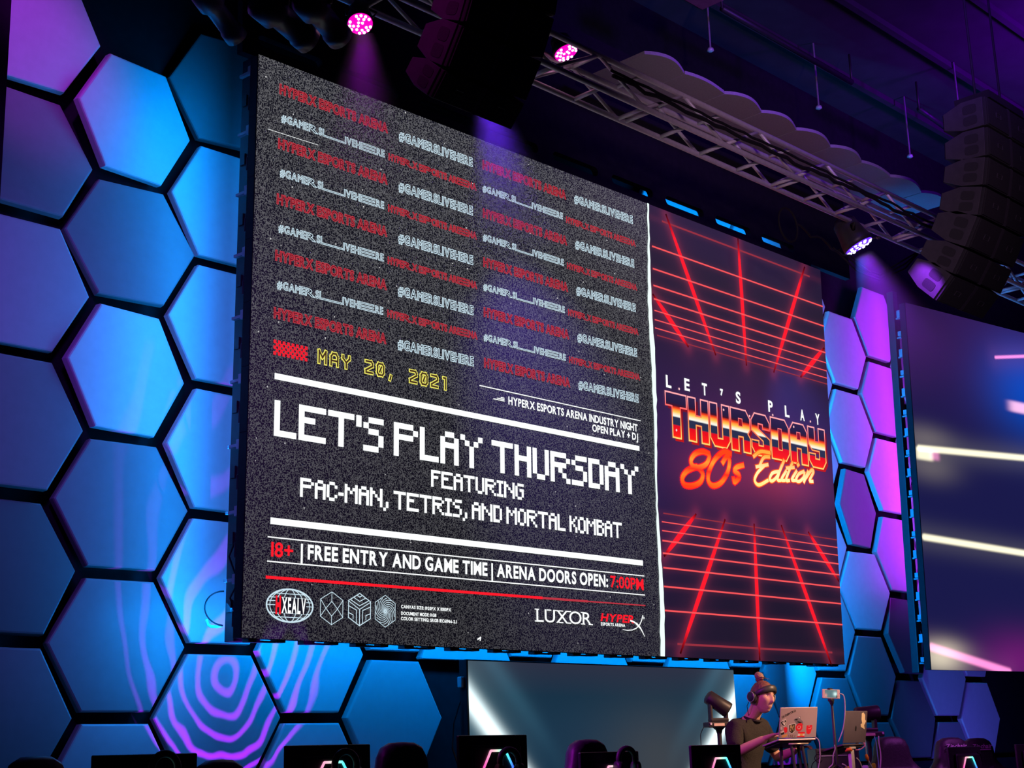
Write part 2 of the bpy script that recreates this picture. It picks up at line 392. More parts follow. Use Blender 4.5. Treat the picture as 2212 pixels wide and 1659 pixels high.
# lettering --------------------------------------------------------
_G = {}
def glyph(ch, bold=0.0):
    k = (ch, bold)
    if k not in _G:
        cu = bpy.data.curves.new('g', 'FONT'); cu.body = ch; cu.size = 1; cu.resolution_u = 4; cu.offset = bold
        o = bpy.data.objects.new('g', cu); COL.objects.link(o)
        dg = bpy.context.evaluated_depsgraph_get(); me = bpy.data.meshes.new_from_object(o.evaluated_get(dg))
        vs = [(v.co.x, v.co.y) for v in me.vertices]; fs = [tuple(p.vertices) for p in me.polygons]
        cnt = {}
        for p in me.polygons:
            for e in p.edge_keys: cnt[e] = cnt.get(e, 0) + 1
        ed = [e for e, c in cnt.items() if c == 1]
        COL.objects.unlink(o); bpy.data.objects.remove(o); bpy.data.curves.remove(cu); bpy.data.meshes.remove(me)
        x0 = min(v[0] for v in vs); x1 = max(v[0] for v in vs)
        _G[k] = ([(v[0] - x0, v[1]) for v in vs], fs, ed, x1 - x0)
    return _G[k]
CAPH = max(v[1] for v in glyph('H')[0])
def layout(text, u0, u1, v0, v1, bold=0.0, gap=0.075, stretch=None, space=0.27):
    """place a line of text in a box; returns glyph vertex lists in screen metres"""
    x = 0; items = []
    for n, ch in enumerate(text):
        if ch == ' ': x += space; continue
        g = glyph(ch, bold); st = (stretch or {}).get(n, 1.0)
        items.append((g, x, st)); x += g[3] * st + gap
    k = (u1 - u0) / (x - gap); h = (v1 - v0) / CAPH
    def sx(x, w, st): return x if st == 1.0 or x < w * .34 else x + (st - 1) * w * (x - w * .34) / (w * .66)
    return [([(u0 + (xo + sx(p[0], g[3], st)) * k, v0 + p[1] * h) for p in g[0]], g[1], g[2]) for g, xo, st in items]
def fill(mb, items, y):
    for vs, fs, ed in items: mb.add([(p[0], y, p[1]) for p in vs], fs)
def ribbon(mb, pts, wd, y, closed=False, w1=None, ext=0.45):
    n = len(pts)
    for k in range(n if closed else n - 1):
        a = Vector(pts[k]); b = Vector(pts[(k + 1) % n]); d = b - a
        if d.length < 1e-7: continue
        d = d.normalized(); nn = Vector((-d.y, d.x))
        wa = wd if w1 is None else wd + (w1 - wd) * k / max(1, n - 1); wb = wd if w1 is None else wd + (w1 - wd) * (k + 1) / max(1, n - 1)
        a2 = a - d * wa * ext; b2 = b + d * wb * ext
        q = [a2 + nn * wa / 2, a2 - nn * wa / 2, b2 - nn * wb / 2, b2 + nn * wb / 2]
        mb.add([(p.x, y, p.y) for p in q], [(0, 1, 2, 3)])
def outline(mb, items, wd, y):
    for vs, fs, ed in items:
        for a, b in ed: ribbon(mb, [vs[a], vs[b]], wd, y)
WHITE = glow('screen_white_pixels', (0.95, 1.0, 1.0), 1.15)
ICE = glow('screen_pale_blue_pixels', (0.62, 0.80, 0.90), 1.0)
INK = glow('screen_dark_pixels', (0.010, 0.010, 0.018), 1.0)
RED = glow('screen_red_pixels', (1.0, 0.012, 0.025), 1.0)
DRED = glow('screen_dull_red_pixels', (0.50, 0.035, 0.055), 1.0)
DARKR = glow('screen_dark_red_pixels', (0.10, 0.006, 0.012), 1.0)
YEL = glow('screen_yellow_pixels', (0.85, 0.80, 0.14), 1.0)
BRN = glow('screen_brown_pixels', (0.06, 0.03, 0.012), 1.0)

white, ice, ink, red, dred, darkr = MB(), MB(), MB(), MB(), MB(), MB()
HX = 'HYPERX ESPORTS ARENA'; GL = '#GAMERSLIVEHERE'
SH = {4: 2.5, 9: 2.3, 17: 4.6}
SG = {5: 2.2, 7: 7.0, 12: 5.2}
def hx(u0, u1, v, h, st=None):
    it = layout(HX, u0, u1, v, v + h, 0.022 if st is None else 0.012, 0.085, st); fill(darkr, it, -0.006); outline(dred, it, 0.0075 if st is None else 0.006, -0.009)
def gl(u0, u1, v, h, st=None):
    it = layout(GL, u0, u1, v, v + h, 0.028 if st is None else 0.016, 0.135, st); fill(ink, it, -0.006); outline(ice, it, 0.0072 if st is None else 0.0058, -0.009)
for k in range(5):
    hx(0.208, 1.335, 4.235 - 0.4575 * k, 0.078)
    gl(1.466, 2.333, 4.212 - 0.4555 * k, 0.074)
    hx(2.465, 3.574, 4.226 - 0.4560 * k, 0.078)
    gl(3.698, 4.566, 4.226 - 0.4545 * k, 0.072)
for k in range(4):
    gl(0.232, 1.30, 4.007 - 0.4545 * k, 0.058, SG)
    hx(1.349, 2.379, 3.998 - 0.4545 * k, 0.058, SH)
    gl(2.462, 3.522, 4.013 - 0.457 * k, 0.056, SG)
    hx(3.573, 4.598, 3.993 - 0.4535 * k, 0.056, SH)
# chequer, date, bars
for a in range(15):
    for b in range(5):
        if (a + b) % 2 == 0:
            u = 0.212 + 0.32 * a / 15; v = 2.117 + 0.114 * b / 5
            quad(red, u, v, u + 0.026, v + 0.0265, -0.007)
            quad(dred, u + .008, v + .008, u + .018, v + .0185, -0.010)
yel, brn = MB(), MB()
OCT = {'M': [[(0, 0), (0, 1), (.5, .45), (1, 1), (1, 0)]], 'A': [[(0, 0), (0, .74), (.26, 1), (.74, 1), (1, .74), (1, 0)], [(0, .38), (1, .38)]], 'Y': [[(0, 1), (0, .8), (.5, .45), (1, .8), (1, 1)], [(.5, .45), (.5, 0)]],
       '2': [[(0, 1), (.82, 1), (1, .84), (1, .62), (0, .2), (0, 0), (1, 0)]], '0': [[(.2, 0), (0, .2), (0, .8), (.2, 1), (.8, 1), (1, .8), (1, .2), (.8, 0), (.2, 0)], [(.36, .28), (.64, .72)]],
       '1': [[(.25, 1), (.6, 1), (.6, 0)]], ',': [[(.4, .12), (.25, -.22)]]}
for n_, ch in enumerate('MAY 20, 2021'):
    if ch == ' ': continue
    u = 0.650 + 0.1192 * n_
    for st in OCT[ch]:
        pts = [(u + p[0] * .066, 2.133 + p[1] * .092) for p in st]; ribbon(yel, pts, 0.031, -0.006, ext=.5); ribbon(brn, pts, 0.0145, -0.009, ext=.5)
quad(white, 0.229, 1.929, 4.561, 1.977, -0.007)
quad(white, 0.225, 0.833, 4.559, 0.882, -0.007)
ribbon(white, [(2.408, 2.2285), (4.589, 2.2285)], 0.0085, -0.007)
ribbon(white, [(0.208, 0.737), (4.569, 0.737)], 0.009, -0.007)
ribbon(white, [(0.208, 0.559), (4.571, 0.559)], 0.009, -0.007)
for k in range(3): ribbon(white, [(2.578 + 0.045 * k, 2.137 + 0.013 * k), (2.709, 2.137 + 0.013 * k)], 0.008, -0.007)
fill(white, layout('HYPERX ESPORTS ARENA INDUSTRY NIGHT', 2.761, 4.543, 2.117, 2.184, 0.030, 0.07), -0.007)
fill(white, layout('OPEN PLAY + DJ', 3.876, 4.546, 2.030, 2.094, 0.030, 0.07), -0.007)
red_bar = [(0.205, 0.4425), (3.15, 0.4545)]
ribbon(red, red_bar, 0.022, -0.007)
ribbon(dred, [(3.17, 0.4545), (3.75, 0.457)], 0.019, -0.007); ribbon(dred, [(3.76, 0.457), (4.57, 0.462)], 0.012, -0.007)
fill(red, layout('18+', 0.238, 0.440, 0.598, 0.700, 0.02, 0.06), -0.007)
fill(white, layout('| FREE ENTRY AND GAME TIME | ARENA DOORS OPEN:', 0.512, 4.044, 0.604, 0.706, 0.034, 0.085), -0.007)
fill(red, layout('7:00PM', 4.078, 4.558, 0.605, 0.706, 0.02, 0.05), -0.007)
# pixel lettering
PIX = {'L': ['1000', '1000', '1000', '1000', '1000', '1111'], 'E': ['11111', '10000', '11100', '10000', '10000', '11111'],
       'T': ['11111', '00100', '00100', '00100', '00100', '00100'], "'": ['1', '1', '0', '0', '0', '0'], 'S': ['0111', '1000', '0110', '0001', '0001', '1110'],
       'P': ['11110', '10001', '11110', '10000', '10000', '10000'], 'A': ['0110', '1001', '1111', '1001', '1001', '1001'], 'Y': ['10001', '01010', '00100', '00100', '00100', '00100'],
       'H': ['1001', '1001', '1111', '1001', '1001', '1001'], 'U': ['1001', '1001', '1001', '1001', '1001', '0110'], 'R': ['11110', '10001', '11110', '10100', '10010', '10001'],
       'D': ['1110', '1001', '1001', '1001', '1001', '1110'], 'F': ['1111', '1000', '1110', '1000', '1000', '1000'], 'I': ['111', '010', '010', '010', '010', '111'],
       'N': ['10001', '11001', '10101', '10011', '10001', '10001'], 'G': ['0111', '1000', '1011', '1001', '1001', '0110'], 'C': ['0110', '1001', '1000', '1000', '1001', '0110'],
       'M': ['10001', '11011', '10101', '10001', '10001', '10001'], 'O': ['0110', '1001', '1001', '1001', '1001', '0110'], 'K': ['1001', '1010', '1100', '1010', '1001', '1001'],
       'B': ['1110', '1001', '1110', '1001', '1001', '1110'], '-': ['00', '00', '00', '11', '00', '00'], ',': ['00', '00', '00', '00', '01', '01', '10']}
def pixel_text(mb, text, u0, u1, v0, v1, sp=1.6, gap=0.42):
    x = 0; cells = []
    for ch in text:
        if ch == ' ': x += sp; continue
        g = PIX[ch]
        for r, row in enumerate(g):
            c = 0
            while c < len(row):
                if row[c] == '1':
                    e = c
                    while e < len(row) and row[e] == '1': e += 1
                    cells.append((x + c, x + e, r)); c = e
                else: c += 1
        x += len(g[0]) + gap
    k = (u1 - u0) / (x - gap); h = (v1 - v0) / 6
    for a, b, r in cells: quad(mb, u0 + a * k, v1 - (r + 1.03) * h, u0 + b * k + k * .04, v1 - r * h, -0.007)
pixel_text(white, "LET'S PLAY THURSDAY", 0.235, 4.531, 1.497, 1.771, 1.7)
pixel_text(white, 'FEATURING', 1.838, 2.940, 1.288, 1.428)
pixel_text(white, 'PAC-MAN, TETRIS, AND MORTAL KOMBAT', 0.492, 4.262, 1.064, 1.210, 1.7)
# small marks along the foot of the poster
def ell(cx, cy, a, b, n=40): return [(cx + a * math.cos(2 * PI * k / n), cy + b * math.sin(2 * PI * k / n)) for k in range(n)]
gx, gy, ga, gb = 0.421, 0.247, 0.213, 0.119
ribbon(ice, ell(gx, gy, ga, gb), 0.012, -0.008, True)
for f in (0.86, 0.6, 0.28): ribbon(ice, ell(gx, gy, ga * f, gb), 0.006, -0.0078, True)
for dz in (-0.085, -0.055, 0.0, 0.03, 0.055, 0.085):
    hw = ga * math.sqrt(max(0, 1 - (dz / gb) ** 2)); ribbon(ice, [(gx - hw, gy + dz), (gx + hw, gy + dz)], 0.0055, -0.0078)
quad(ink, gx - 0.135, gy - 0.056, gx + 0.15, gy + 0.056, -0.0085)
fill(red, layout('H', gx - 0.133, gx - 0.085, gy - 0.056, gy + 0.058, 0.06), -0.0105)
fill(white, layout('XEALV', gx - 0.078, gx + 0.145, gy - 0.053, gy + 0.055, 0.03, 0.1), -0.0105)
def hexpts(cx, cy, a, b): return [(cx, cy + b), (cx + a, cy + b * .52), (cx + a, cy - b * .52), (cx, cy - b), (cx - a, cy - b * .52), (cx - a, cy + b * .52)]
cx, cy, a, b = 0.815, 0.248, 0.108, 0.123
H = hexpts(cx, cy, a, b); ribbon(ice, H, 0.005, -0.008, True)
D_ = [(cx, cy + b * .42), (cx + a * .52, cy - b * .02), (cx, cy - b * .48), (cx - a * .52, cy - b * .02)]
ribbon(ice, D_, 0.005, -0.008, True)
for p, q in ((H[0], D_[0]), (H[1], D_[1]), (H[2], D_[1]), (H[3], D_[2]), (H[4], D_[3]), (H[5], D_[3])): ribbon(ice, [p, q], 0.005, -0.008)
cx, cy, a, b = 1.089, 0.252, 0.110, 0.123
H = hexpts(cx, cy, a, b); ribbon(ice, H, 0.007, -0.008, True); ribbon(ice, [H[3], (cx, cy)], 0.007, -0.008)
for f in (0.2, 0.5, 0.8, 1.05):
    ribbon(ice, [(cx - a * min(1, f), cy + b * (.95 - .48 * f + (.05 if f > 1 else 0))), (cx, cy + b * (.95 - .9 * f)), (cx + a * min(1, f), cy + b * (.95 - .48 * f + (.05 if f > 1 else 0)))], 0.006, -0.008)
for sx in (-1, 1):
    for f in (0.3, 0.6): ribbon(ice, [(cx + sx * a * (.28 + .3 * (f > .5)), cy - b * (.85 - .25 * (f > .5))), (cx + sx * a * (.28 + .3 * (f > .5)), cy - b * (.05 + .3 * (f > .5))), (cx + sx * a, cy + b * (.2 - .42 * (f > .5)))], 0.006, -0.008)
cx, cy, a, b = 1.350, 0.252, 0.103, 0.123
ribbon(ice, hexpts(cx, cy, a, b), 0.005, -0.008, True)
for q in range(14):
    a0 = 2 * PI * q / 14
    ribbon(ice, [(cx + a * t * math.cos(a0 + 2.6 * (1 - t)), cy + b * .86 * t * math.sin(a0 + 2.6 * (1 - t))) for t in np.linspace(.06, .97, 14)], 0.0045, -0.008)
for tx, uu, vv in (('CANVAS SIZE: 1920PX X 1080PX', 2.060, 0.285), ('DOCUMENT MODE: RGB', 1.895, 0.233), ('COLOR SETTING: SRGB IEC61966-2.1', 2.122, 0.192)):
    fill(white, layout(tx, 1.515, uu, vv, vv + 0.024, 0.03, 0.08), -0.008)
fill(white, layout('LUXOR', 3.078, 3.798, 0.249, 0.358, 0.0, 0.07), -0.008)
for u, v in ((3.085, .253), (3.085, .354), (3.24, .354), (3.33, .354), (3.395, .354), (3.50, .354), (3.395, .253), (3.50, .253), (3.685, .253), (3.685, .354), (3.79, .253)):
    ribbon(white, [(u - .024, v), (u + .024, v)], 0.009, -0.008)
it = layout('HYPER', 3.925, 4.40, 0.292, 0.358, 0.03, 0.05)
fill(red, [([(p[0] + (p[1] - .292) * .28, p[1]) for p in vs], fs, ed) for vs, fs, ed in it], -0.008)
fill(white, layout('ESPORTS ARENA', 3.928, 4.27, 0.252, 0.278, 0.03, 0.07), -0.008)
ribbon(white, [(4.235, 0.226), (4.30, 0.222), (4.37, 0.228), (4.43, 0.246), (4.48, 0.28), (4.51, 0.32), (4.53, 0.365)], 0.006, -0.0084, False, 0.012)
ribbon(white, [(4.35, 0.312), (4.40, 0.302), (4.44, 0.285)], 0.014, -0.0084); ribbon(white, [(4.44, 0.285), (4.49, 0.25), (4.52, 0.215), (4.549, 0.175)], 0.022, -0.0084, False, 0.005)
ribbon(white, ell(4.545, 0.345, 0.007, 0.009, 10), 0.005, -0.0084, True)
# stray pixels
ribbon(white, [(0.105, 3.905), (0.60, 3.915)], 0.0035, -0.006); 
ribbon(white, [scr(1031, 1381), scr(1037, 1377), scr(1036, 1383)], 0.012, -0.007)
for mb, nm, mt in ((white, 'white_lettering', WHITE), (ice, 'outline_lettering', ICE), (ink, 'dark_lettering_fill', INK), (red, 'red_lettering', RED),
                   (dred, 'dull_red_lettering', DRED), (darkr, 'dark_red_lettering_fill', DARKR), (yel, 'yellow_date_lettering', YEL), (brn, 'date_lettering_fill', BRN)):
    mb.build(nm, mt, screen)

# wavy white divider
rnd = random.Random(3); m = MB(); L, R_ = [], []
for k in range(61):
    v = 4.5 * k / 60; c = 4.806 + 0.012 * math.sin(v * 3.1) + rnd.uniform(-.006, .006); h = 0.024 + 0.010 * math.sin(v * 2.3 + 1) + rnd.uniform(-.003, .003)
    L.append((c - h, v)); R_.append((c + h, v))
for k in range(60): m.add([(L[k][0], -0.012, L[k][1]), (R_[k][0], -0.012, R_[k][1]), (R_[k + 1][0], -0.012, R_[k + 1][1]), (L[k + 1][0], -0.012, L[k + 1][1])], [(0, 1, 2, 3)])
m.build('white_divider', glow('divider_white_pixels', (0.83, 1.0, 0.95), 1.1), screen)

# right-hand artwork ------------------------------------------------
def color_grid(name, M, nu, nv, fn, mtl, parent, u0, u1, v0, v1, y):
    U, V = np.meshgrid(np.linspace(u0, u1, nu + 1), np.linspace(v0, v1, nv + 1))
    vs = np.stack([U.ravel(), np.full(U.size, y), V.ravel()], 1)
    idx = np.arange((nu + 1) * (nv + 1)).reshape(nv + 1, nu + 1)
    fs = np.stack([idx[:-1, :-1], idx[:-1, 1:], idx[1:, 1:], idx[1:, :-1]], -1).reshape(-1, 4)
    me = bpy.data.meshes.new(name); me.from_pydata(vs.tolist(), [], fs.tolist()); me.materials.append(mtl)
    c = np.clip(fn(U.ravel(), V.ravel()), 0, 50); rgba = np.c_[c, np.ones(len(c))].astype(np.float32)
    ca = me.color_attributes.new('Col', 'FLOAT_COLOR', 'POINT'); ca.data.foreach_set('color', rgba.ravel())
    o = bpy.data.objects.new(name, me); COL.objects.link(o); o.parent = parent; return o
def z8(x, y): return scr(1380 + x * 0.22604, 750 + y * 0.22604)
def g2(x, y): return scr(1380 + x * 0.18987, 400 + y * 0.18987)
def g3(x, y): return scr(1380 + x * 0.20796, 1100 + y * 0.20796)
RAD = [(g2(300, 330), scr(1545, 768)), (g2(1120, 600), scr(1611, 790)), (g2(1880, 930), scr(1670, 805)), (g2(150, 1240), scr(1486, 750)), (scr(1779, 752), scr(1728, 815)),
       (g3(255, 490), g3(590, 50)), (g3(425, 1500), g3(890, 105)), (g3(1250, 1570), g3(1190, 150)), (g3(1995, 1620), g3(1472, 165)), (g3(2072, 750), g3(1752, 235))]
HZT = [g2(1120, 735)[1], g2(160, 702)[1], g2(165, 955)[1], g2(155, 1140)[1], g2(150, 1290)[1], g2(150, 1420)[1], g2(160, 1527)[1]]
HZT += [HZT[-1] - 0.085, HZT[-1] - 0.155]
HZB = [g3(230, 130)[1], g3(230, 222)[1], g3(235, 326)[1], g3(255, 458)[1], g3(255, 608)[1], g3(250, 802)[1], g3(260, 1052)[1], g3(480, 1405)[1]]
HZB = [HZB[0] + 0.085] + HZB
def segd(U, V, p, q):
    px, py = p; dx, dy = q[0] - p[0], q[1] - p[1]; t = np.clip(((U - px) * dx + (V - py) * dy) / (dx * dx + dy * dy), 0, 1)
    return np.hypot(U - px - t * dx, V - py - t * dy)
def art(U, V):
    c = np.zeros((len(U), 3)); c += np.array([0.014, 0.009, 0.024])
    mid = np.exp(-((V - 2.15) / 0.9) ** 2)
    c += mid[:, None] * np.array([0.014, 0.004, 0.050])
    g = np.exp(-((U - 6.45) / 1.25) ** 2 - ((V - 2.15) / 0.62) ** 2); c += g[:, None] * np.array([0.045, 0.004, 0.012])
    g = np.exp(-((U - 6.95) / 0.75) ** 2 - ((V - 1.95) / 0.30) ** 2); c += g[:, None] * np.array([0.20, 0.012, 0.01])
    g = np.exp(-((U - 5.7) / 0.55) ** 2 - ((V - 1.85) / 0.27) ** 2); c += g[:, None] * np.array([0.10, 0.006, 0.01])
    for p, q in RAD:
        d = segd(U, V, p, q); c += np.exp(-(d / 0.07) ** 2)[:, None] * np.array([0.10, 0.006, 0.012]) + np.exp(-(d / 0.20) ** 2)[:, None] * np.array([0.02, 0.002, 0.005])
    for v in HZT + HZB: c += np.exp(-(np.abs(V - v) / 0.035) ** 2)[:, None] * np.array([0.03, 0.003, 0.006])
    return c
color_grid('artwork_ground', None, 110, 150, art, vcol_glow('artwork_pixels', 1.0, 0.09), screen, 4.80, 8.0, 0, 4.5, -0.004)
gridm = MB(); core = MB(); gcol = []
for n_, (p, q) in enumerate(RAD):
    tl = 0.0
    for k in range(24):
        t0, t1 = k / 24, (k + 1) / 24
        wd = 0.062 * math.sin(PI * min(1, max(0.04, (t0 * .92 + .06)))) ** 0.6
        P0 = (p[0] + (q[0] - p[0]) * t0, p[1] + (q[1] - p[1]) * t0); P1 = (p[0] + (q[0] - p[0]) * t1, p[1] + (q[1] - p[1]) * t1)
        ribbon(gridm, [P0, P1], wd, -0.008, ext=0.0)
        for tq in (t0, t0, t1, t1): gcol.append(np.array([1.0, .012, .028]) * min(1, (.06 + 6.0 * min(tq, 1.02 - tq))) ** 1.5)
def hline(v, u0, u1, wd):
    ribbon(core, [(u0, v), (u1, v)], wd, -0.009)
for n_, v in enumerate(HZT):
    if n_ in (0, len(HZT) - 1): continue
    hline(v, 4.87, 7.99, 0.017 if n_ < 5 else 0.012)
for n_, v in enumerate(HZB):
    if n_ in (0, len(HZB) - 1): continue
    hline(v, 4.87, 7.99, 0.011 if n_ < 3 else 0.016)
faint = MB()
for v, a in ((HZT[0], .02), (HZT[-1], .012), (HZB[0], .012), (HZB[-1], .02)): ribbon(faint, [(5.05 if a > .015 else 4.9, v), (7.75 if a > .015 else 7.99, v)], a, -0.0075)
gb_ = gridm.build('red_grid_beams', vcol_glow('grid_beam_pixels', 1.0), screen)
ca_ = gb_.data.color_attributes.new('Col', 'FLOAT_COLOR', 'POINT'); ca_.data.foreach_set('color', np.c_[np.array(gcol), np.ones(len(gcol))].astype(np.float32).ravel())
core.build('pink_grid_lines', glow('grid_pink_pixels', (1.0, 0.10, 0.11), 0.95), screen)
faint.build('faint_grid_lines', glow('grid_faint_pixels', (0.30, 0.03, 0.05), 1.0), screen)
# LET'S PLAY in spaced capitals
m = MB(); LPX = [("L", 1437, 823), ("E", 1477, 830), ("T", 1515, 840), ("'", 1555, 846), ("S", 1588, 858), ("P", 1658, 877), ("L", 1694, 888), ("A", 1727, 896), ("Y", 1760, 905)]
for ch, px, py in LPX:
    u, v = scr(px, py)
    if ch == "'": ribbon(m, [(u, v + .02), (u + .03, v + .02), (u + .01, v - .03)], 0.02, -0.009); continue
    fill(m, layout(ch, u, u + 0.085, v - 0.058, v + 0.058, 0.03), -0.009)
m.build('spaced_white_lettering', WHITE, screen)
dots = MB()
for x, y in ((375, 400), (800, 600), (1048, 660), (350, 795), (1270, 650), (1630, 712), (1470, 762)):
    u, v = z8(x, y); dots.add([(u + .013 * math.cos(k * PI / 5), -0.0135, v + .013 * math.sin(k * PI / 5)) for k in range(10)], [tuple(range(10))])
dots.build('sparkle_dots', glow('sparkle_pixels', (1.0, 0.55, 0.60), 1.0), screen)
# THURSDAY in chrome capitals
BL = {'T': [(0, 1), (1, 1), (1, .70), (.70, .70), (.70, 0), (.30, 0), (.30, .70), (0, .70)],
      'H': [(0, 0), (0, 1), (.37, 1), (.37, .60), (.63, .60), (.63, 1), (1, 1), (1, 0), (.63, 0), (.63, .38), (.37, .38), (.37, 0)],
      'U': [(0, 1), (.38, 1), (.38, .2), (.62, .2), (.62, 1), (1, 1), (1, .18), (.8, 0), (.2, 0), (0, .18)],
      'R': [(0, 0), (0, 1), (.8, 1), (1, .82), (1, .55), (.88, .45), (1, .35), (1, 0), (.62, 0), (.62, .35), (.38, .35), (.38, 0)],
      'S': [(.2, 1), (.8, 1), (1, .82), (1, .65), (.62, .65), (.62, .76), (.38, .76), (.38, .64), (1, .42), (1, .18), (.8, 0), (.2, 0), (0, .18), (0, .35), (.38, .35), (.38, .24), (.62, .24), (.62, .36), (0, .58), (0, .82)],
      'D': [(0, 0), (0, 1), (.8, 1), (1, .82), (1, .18), (.8, 0)], 'A': [(0, 0), (0, .82), (.2, 1), (.8, 1), (1, .82), (1, 0), (.62, 0), (.62, .38), (.38, .38), (.38, 0)],
      'Y': [(0, 1), (.38, 1), (.38, .65), (.62, .65), (.62, 1), (1, 1), (1, .18), (.8, 0), (.2, 0), (0, .16), (0, .34), (.38, .34), (.38, .22), (.62, .22), (.62, .42), (.2, .42), (0, .56)]}
HOLE = {'R': [(.40, .60), (.60, .60), (.60, .78), (.40, .78)], 'D': [(.40, .24), (.60, .24), (.60, .76), (.40, .76)], 'A': [(.40, .60), (.60, .60), (.60, .78), (.40, .78)]}
ch_, ol, sh, ho, band = MB(), MB(), MB(), MB(), MB()
T0, T1, B0, B1 = 4.985, 7.865, 2.135, 2.585
pitch = (T1 - T0 + 0.02) / 8
for k, c in enumerate('THURSDAY'):
    def P(p, k=k): return (T0 + k * pitch + p[0] * (pitch - 0.025), B0 + p[1] * (B1 - B0))
    poly = [P(p) for p in BL[c]]
    ch_.add([(p[0], -0.010, p[1]) for p in poly], [tuple(range(len(poly)))])
    ribbon(ol, poly, 0.016, -0.0125, True)
    sh.add([(p[0] + .045, -0.0075, p[1] - .03) for p in poly], [tuple(range(len(poly)))])
    if c in HOLE:
        h = [P(p) for p in HOLE[c]]; ho.add([(p[0], -0.0115, p[1]) for p in h], [(0, 1, 2, 3)]); ribbon(ol, h, 0.010, -0.0125, True)
chrome = ramp_glow('chrome_letter_pixels', 'Z', B0, B1, [(0.0, (1.0, .07, .01)), (0.06, (1.0, .012, .01)), (0.27, (.80, .004, .015)), (0.30, (.022, .03, .075)),
          (0.46, (.025, .03, .08)), (0.49, (1.0, 1.0, .90)), (0.58, (1.0, .62, .10)), (0.67, (1.0, .06, .012)), (0.72, (.06, .006, .02)), (0.78, (.02, .012, .05)), (1.0, (.03, .015, .07))])
ch_.build('chrome_block_lettering', chrome, screen)
ol.build('neon_letter_outline', ramp_glow('neon_outline_pixels', 'Z', B0, B1, [(0.0, (1.0, .62, .16)), (0.35, (1.0, .35, .10)), (0.65, (1.0, .10, .09)), (1.0, (1.0, .38, .40))], 1.1), screen)
sh.build('letter_drop_shade', ramp_glow('letter_shade_pixels', 'Z', B0 - .05, B1, [(0.0, (.55, .01, .01)), (0.5, (.28, .006, .02)), (1.0, (.10, .005, .02))]), screen)
ho.build('letter_counter', glow('letter_counter_pixels', (.28, .008, .02), 1.0), screen)
# 80s Edition in brush script
def smooth(pts, n=5):
    out = []
    for i in range(len(pts) - 1):
        p0 = Vector(pts[max(0, i - 1)]); p1 = Vector(pts[i]); p2 = Vector(pts[i + 1]); p3 = Vector(pts[min(len(pts) - 1, i + 2)])
        for k in range(n):
            t = k / n; out.append(0.5 * ((2 * p1) + (p2 - p0) * t + (2 * p0 - 5 * p1 + 4 * p2 - p3) * t * t + (3 * p1 - p0 - 3 * p2 + p3) * t ** 3))
    out.append(Vector(pts[-1])); return out
S80 = [[(655, 1020), (600, 1000), (530, 1020), (490, 1075), (500, 1130), (560, 1150), (630, 1120), (660, 1060), (655, 1020)], [(540, 1145), (450, 1185), (405, 1250), (425, 1315), (500, 1325), (575, 1290), (600, 1220), (570, 1165), (540, 1145)],
       [(865, 1020), (800, 1002), (715, 1075), (660, 1190), (655, 1280), (700, 1325), (775, 1295), (835, 1200), (855, 1090), (830, 1045), (790, 1105)],
       [(985, 1130), (925, 1150), (905, 1185), (940, 1215), (945, 1250), (905, 1290), (895, 1255)]]
SED = [[(1240, 1012), (1150, 1000), (1085, 1045)], [(1235, 1050), (1180, 1058), (1140, 1140)], [(1110, 1145), (1220, 1125)], [(1180, 1140), (1120, 1205), (1095, 1275), (1135, 1318), (1220, 1275)],
       [(1325, 1190), (1265, 1205), (1238, 1262), (1265, 1278), (1315, 1225), (1375, 1085)], [(1350, 1140), (1312, 1260), (1340, 1275)], [(1395, 1185), (1350, 1265), (1380, 1275)],
       [(1455, 1105), (1395, 1262), (1425, 1275)], [(1400, 1158), (1470, 1150)], [(1495, 1185), (1450, 1265), (1480, 1275)], [(1505, 1130), (1515, 1120)],
       [(1565, 1190), (1515, 1215), (1490, 1268), (1520, 1285), (1562, 1245), (1570, 1200)], [(1605, 1190), (1565, 1290)], [(1585, 1250), (1635, 1180), (1655, 1195), (1620, 1275), (1650, 1285)]]
s8, s8o, se, seo = MB(), MB(), MB(), MB()
for st in S80:
    pts = [z8(p.x, p.y) for p in smooth(st)]; ribbon(s8, pts, 0.050, -0.015, ext=.35); ribbon(s8o, pts, 0.072, -0.0142, ext=.35)
for st in SED:
    pts = [z8(p.x, p.y) for p in smooth(st)]; ribbon(se, pts, 0.036, -0.0170, ext=.35); ribbon(seo, pts, 0.056, -0.0160, ext=.35)
rs = [(0.0, (1.0, .05, .01)), (0.3, (1.0, .22, .02)), (0.5, (1.0, .03, .015)), (0.75, (1.0, .34, .04)), (1.0, (1.0, .06, .01))]
s8.build('script_numeral_lettering', ramp_glow('script_numeral_pixels', 'Z', 1.67, 2.04, rs), screen)
s8o.build('script_numeral_edge', RED, screen)
se.build('script_word_lettering', ramp_glow('script_word_pixels', 'Z', 1.70, 2.15, [(0.0, (1.0, .45, .05)), (0.25, (1.0, .85, .25)), (0.6, (1.0, .92, .45)), (1.0, (1.0, .40, .05))], 1.05), screen)
seo.build('script_word_edge', glow('script_edge_pixels', (1.0, 0.10, 0.015), 1.0), screen)

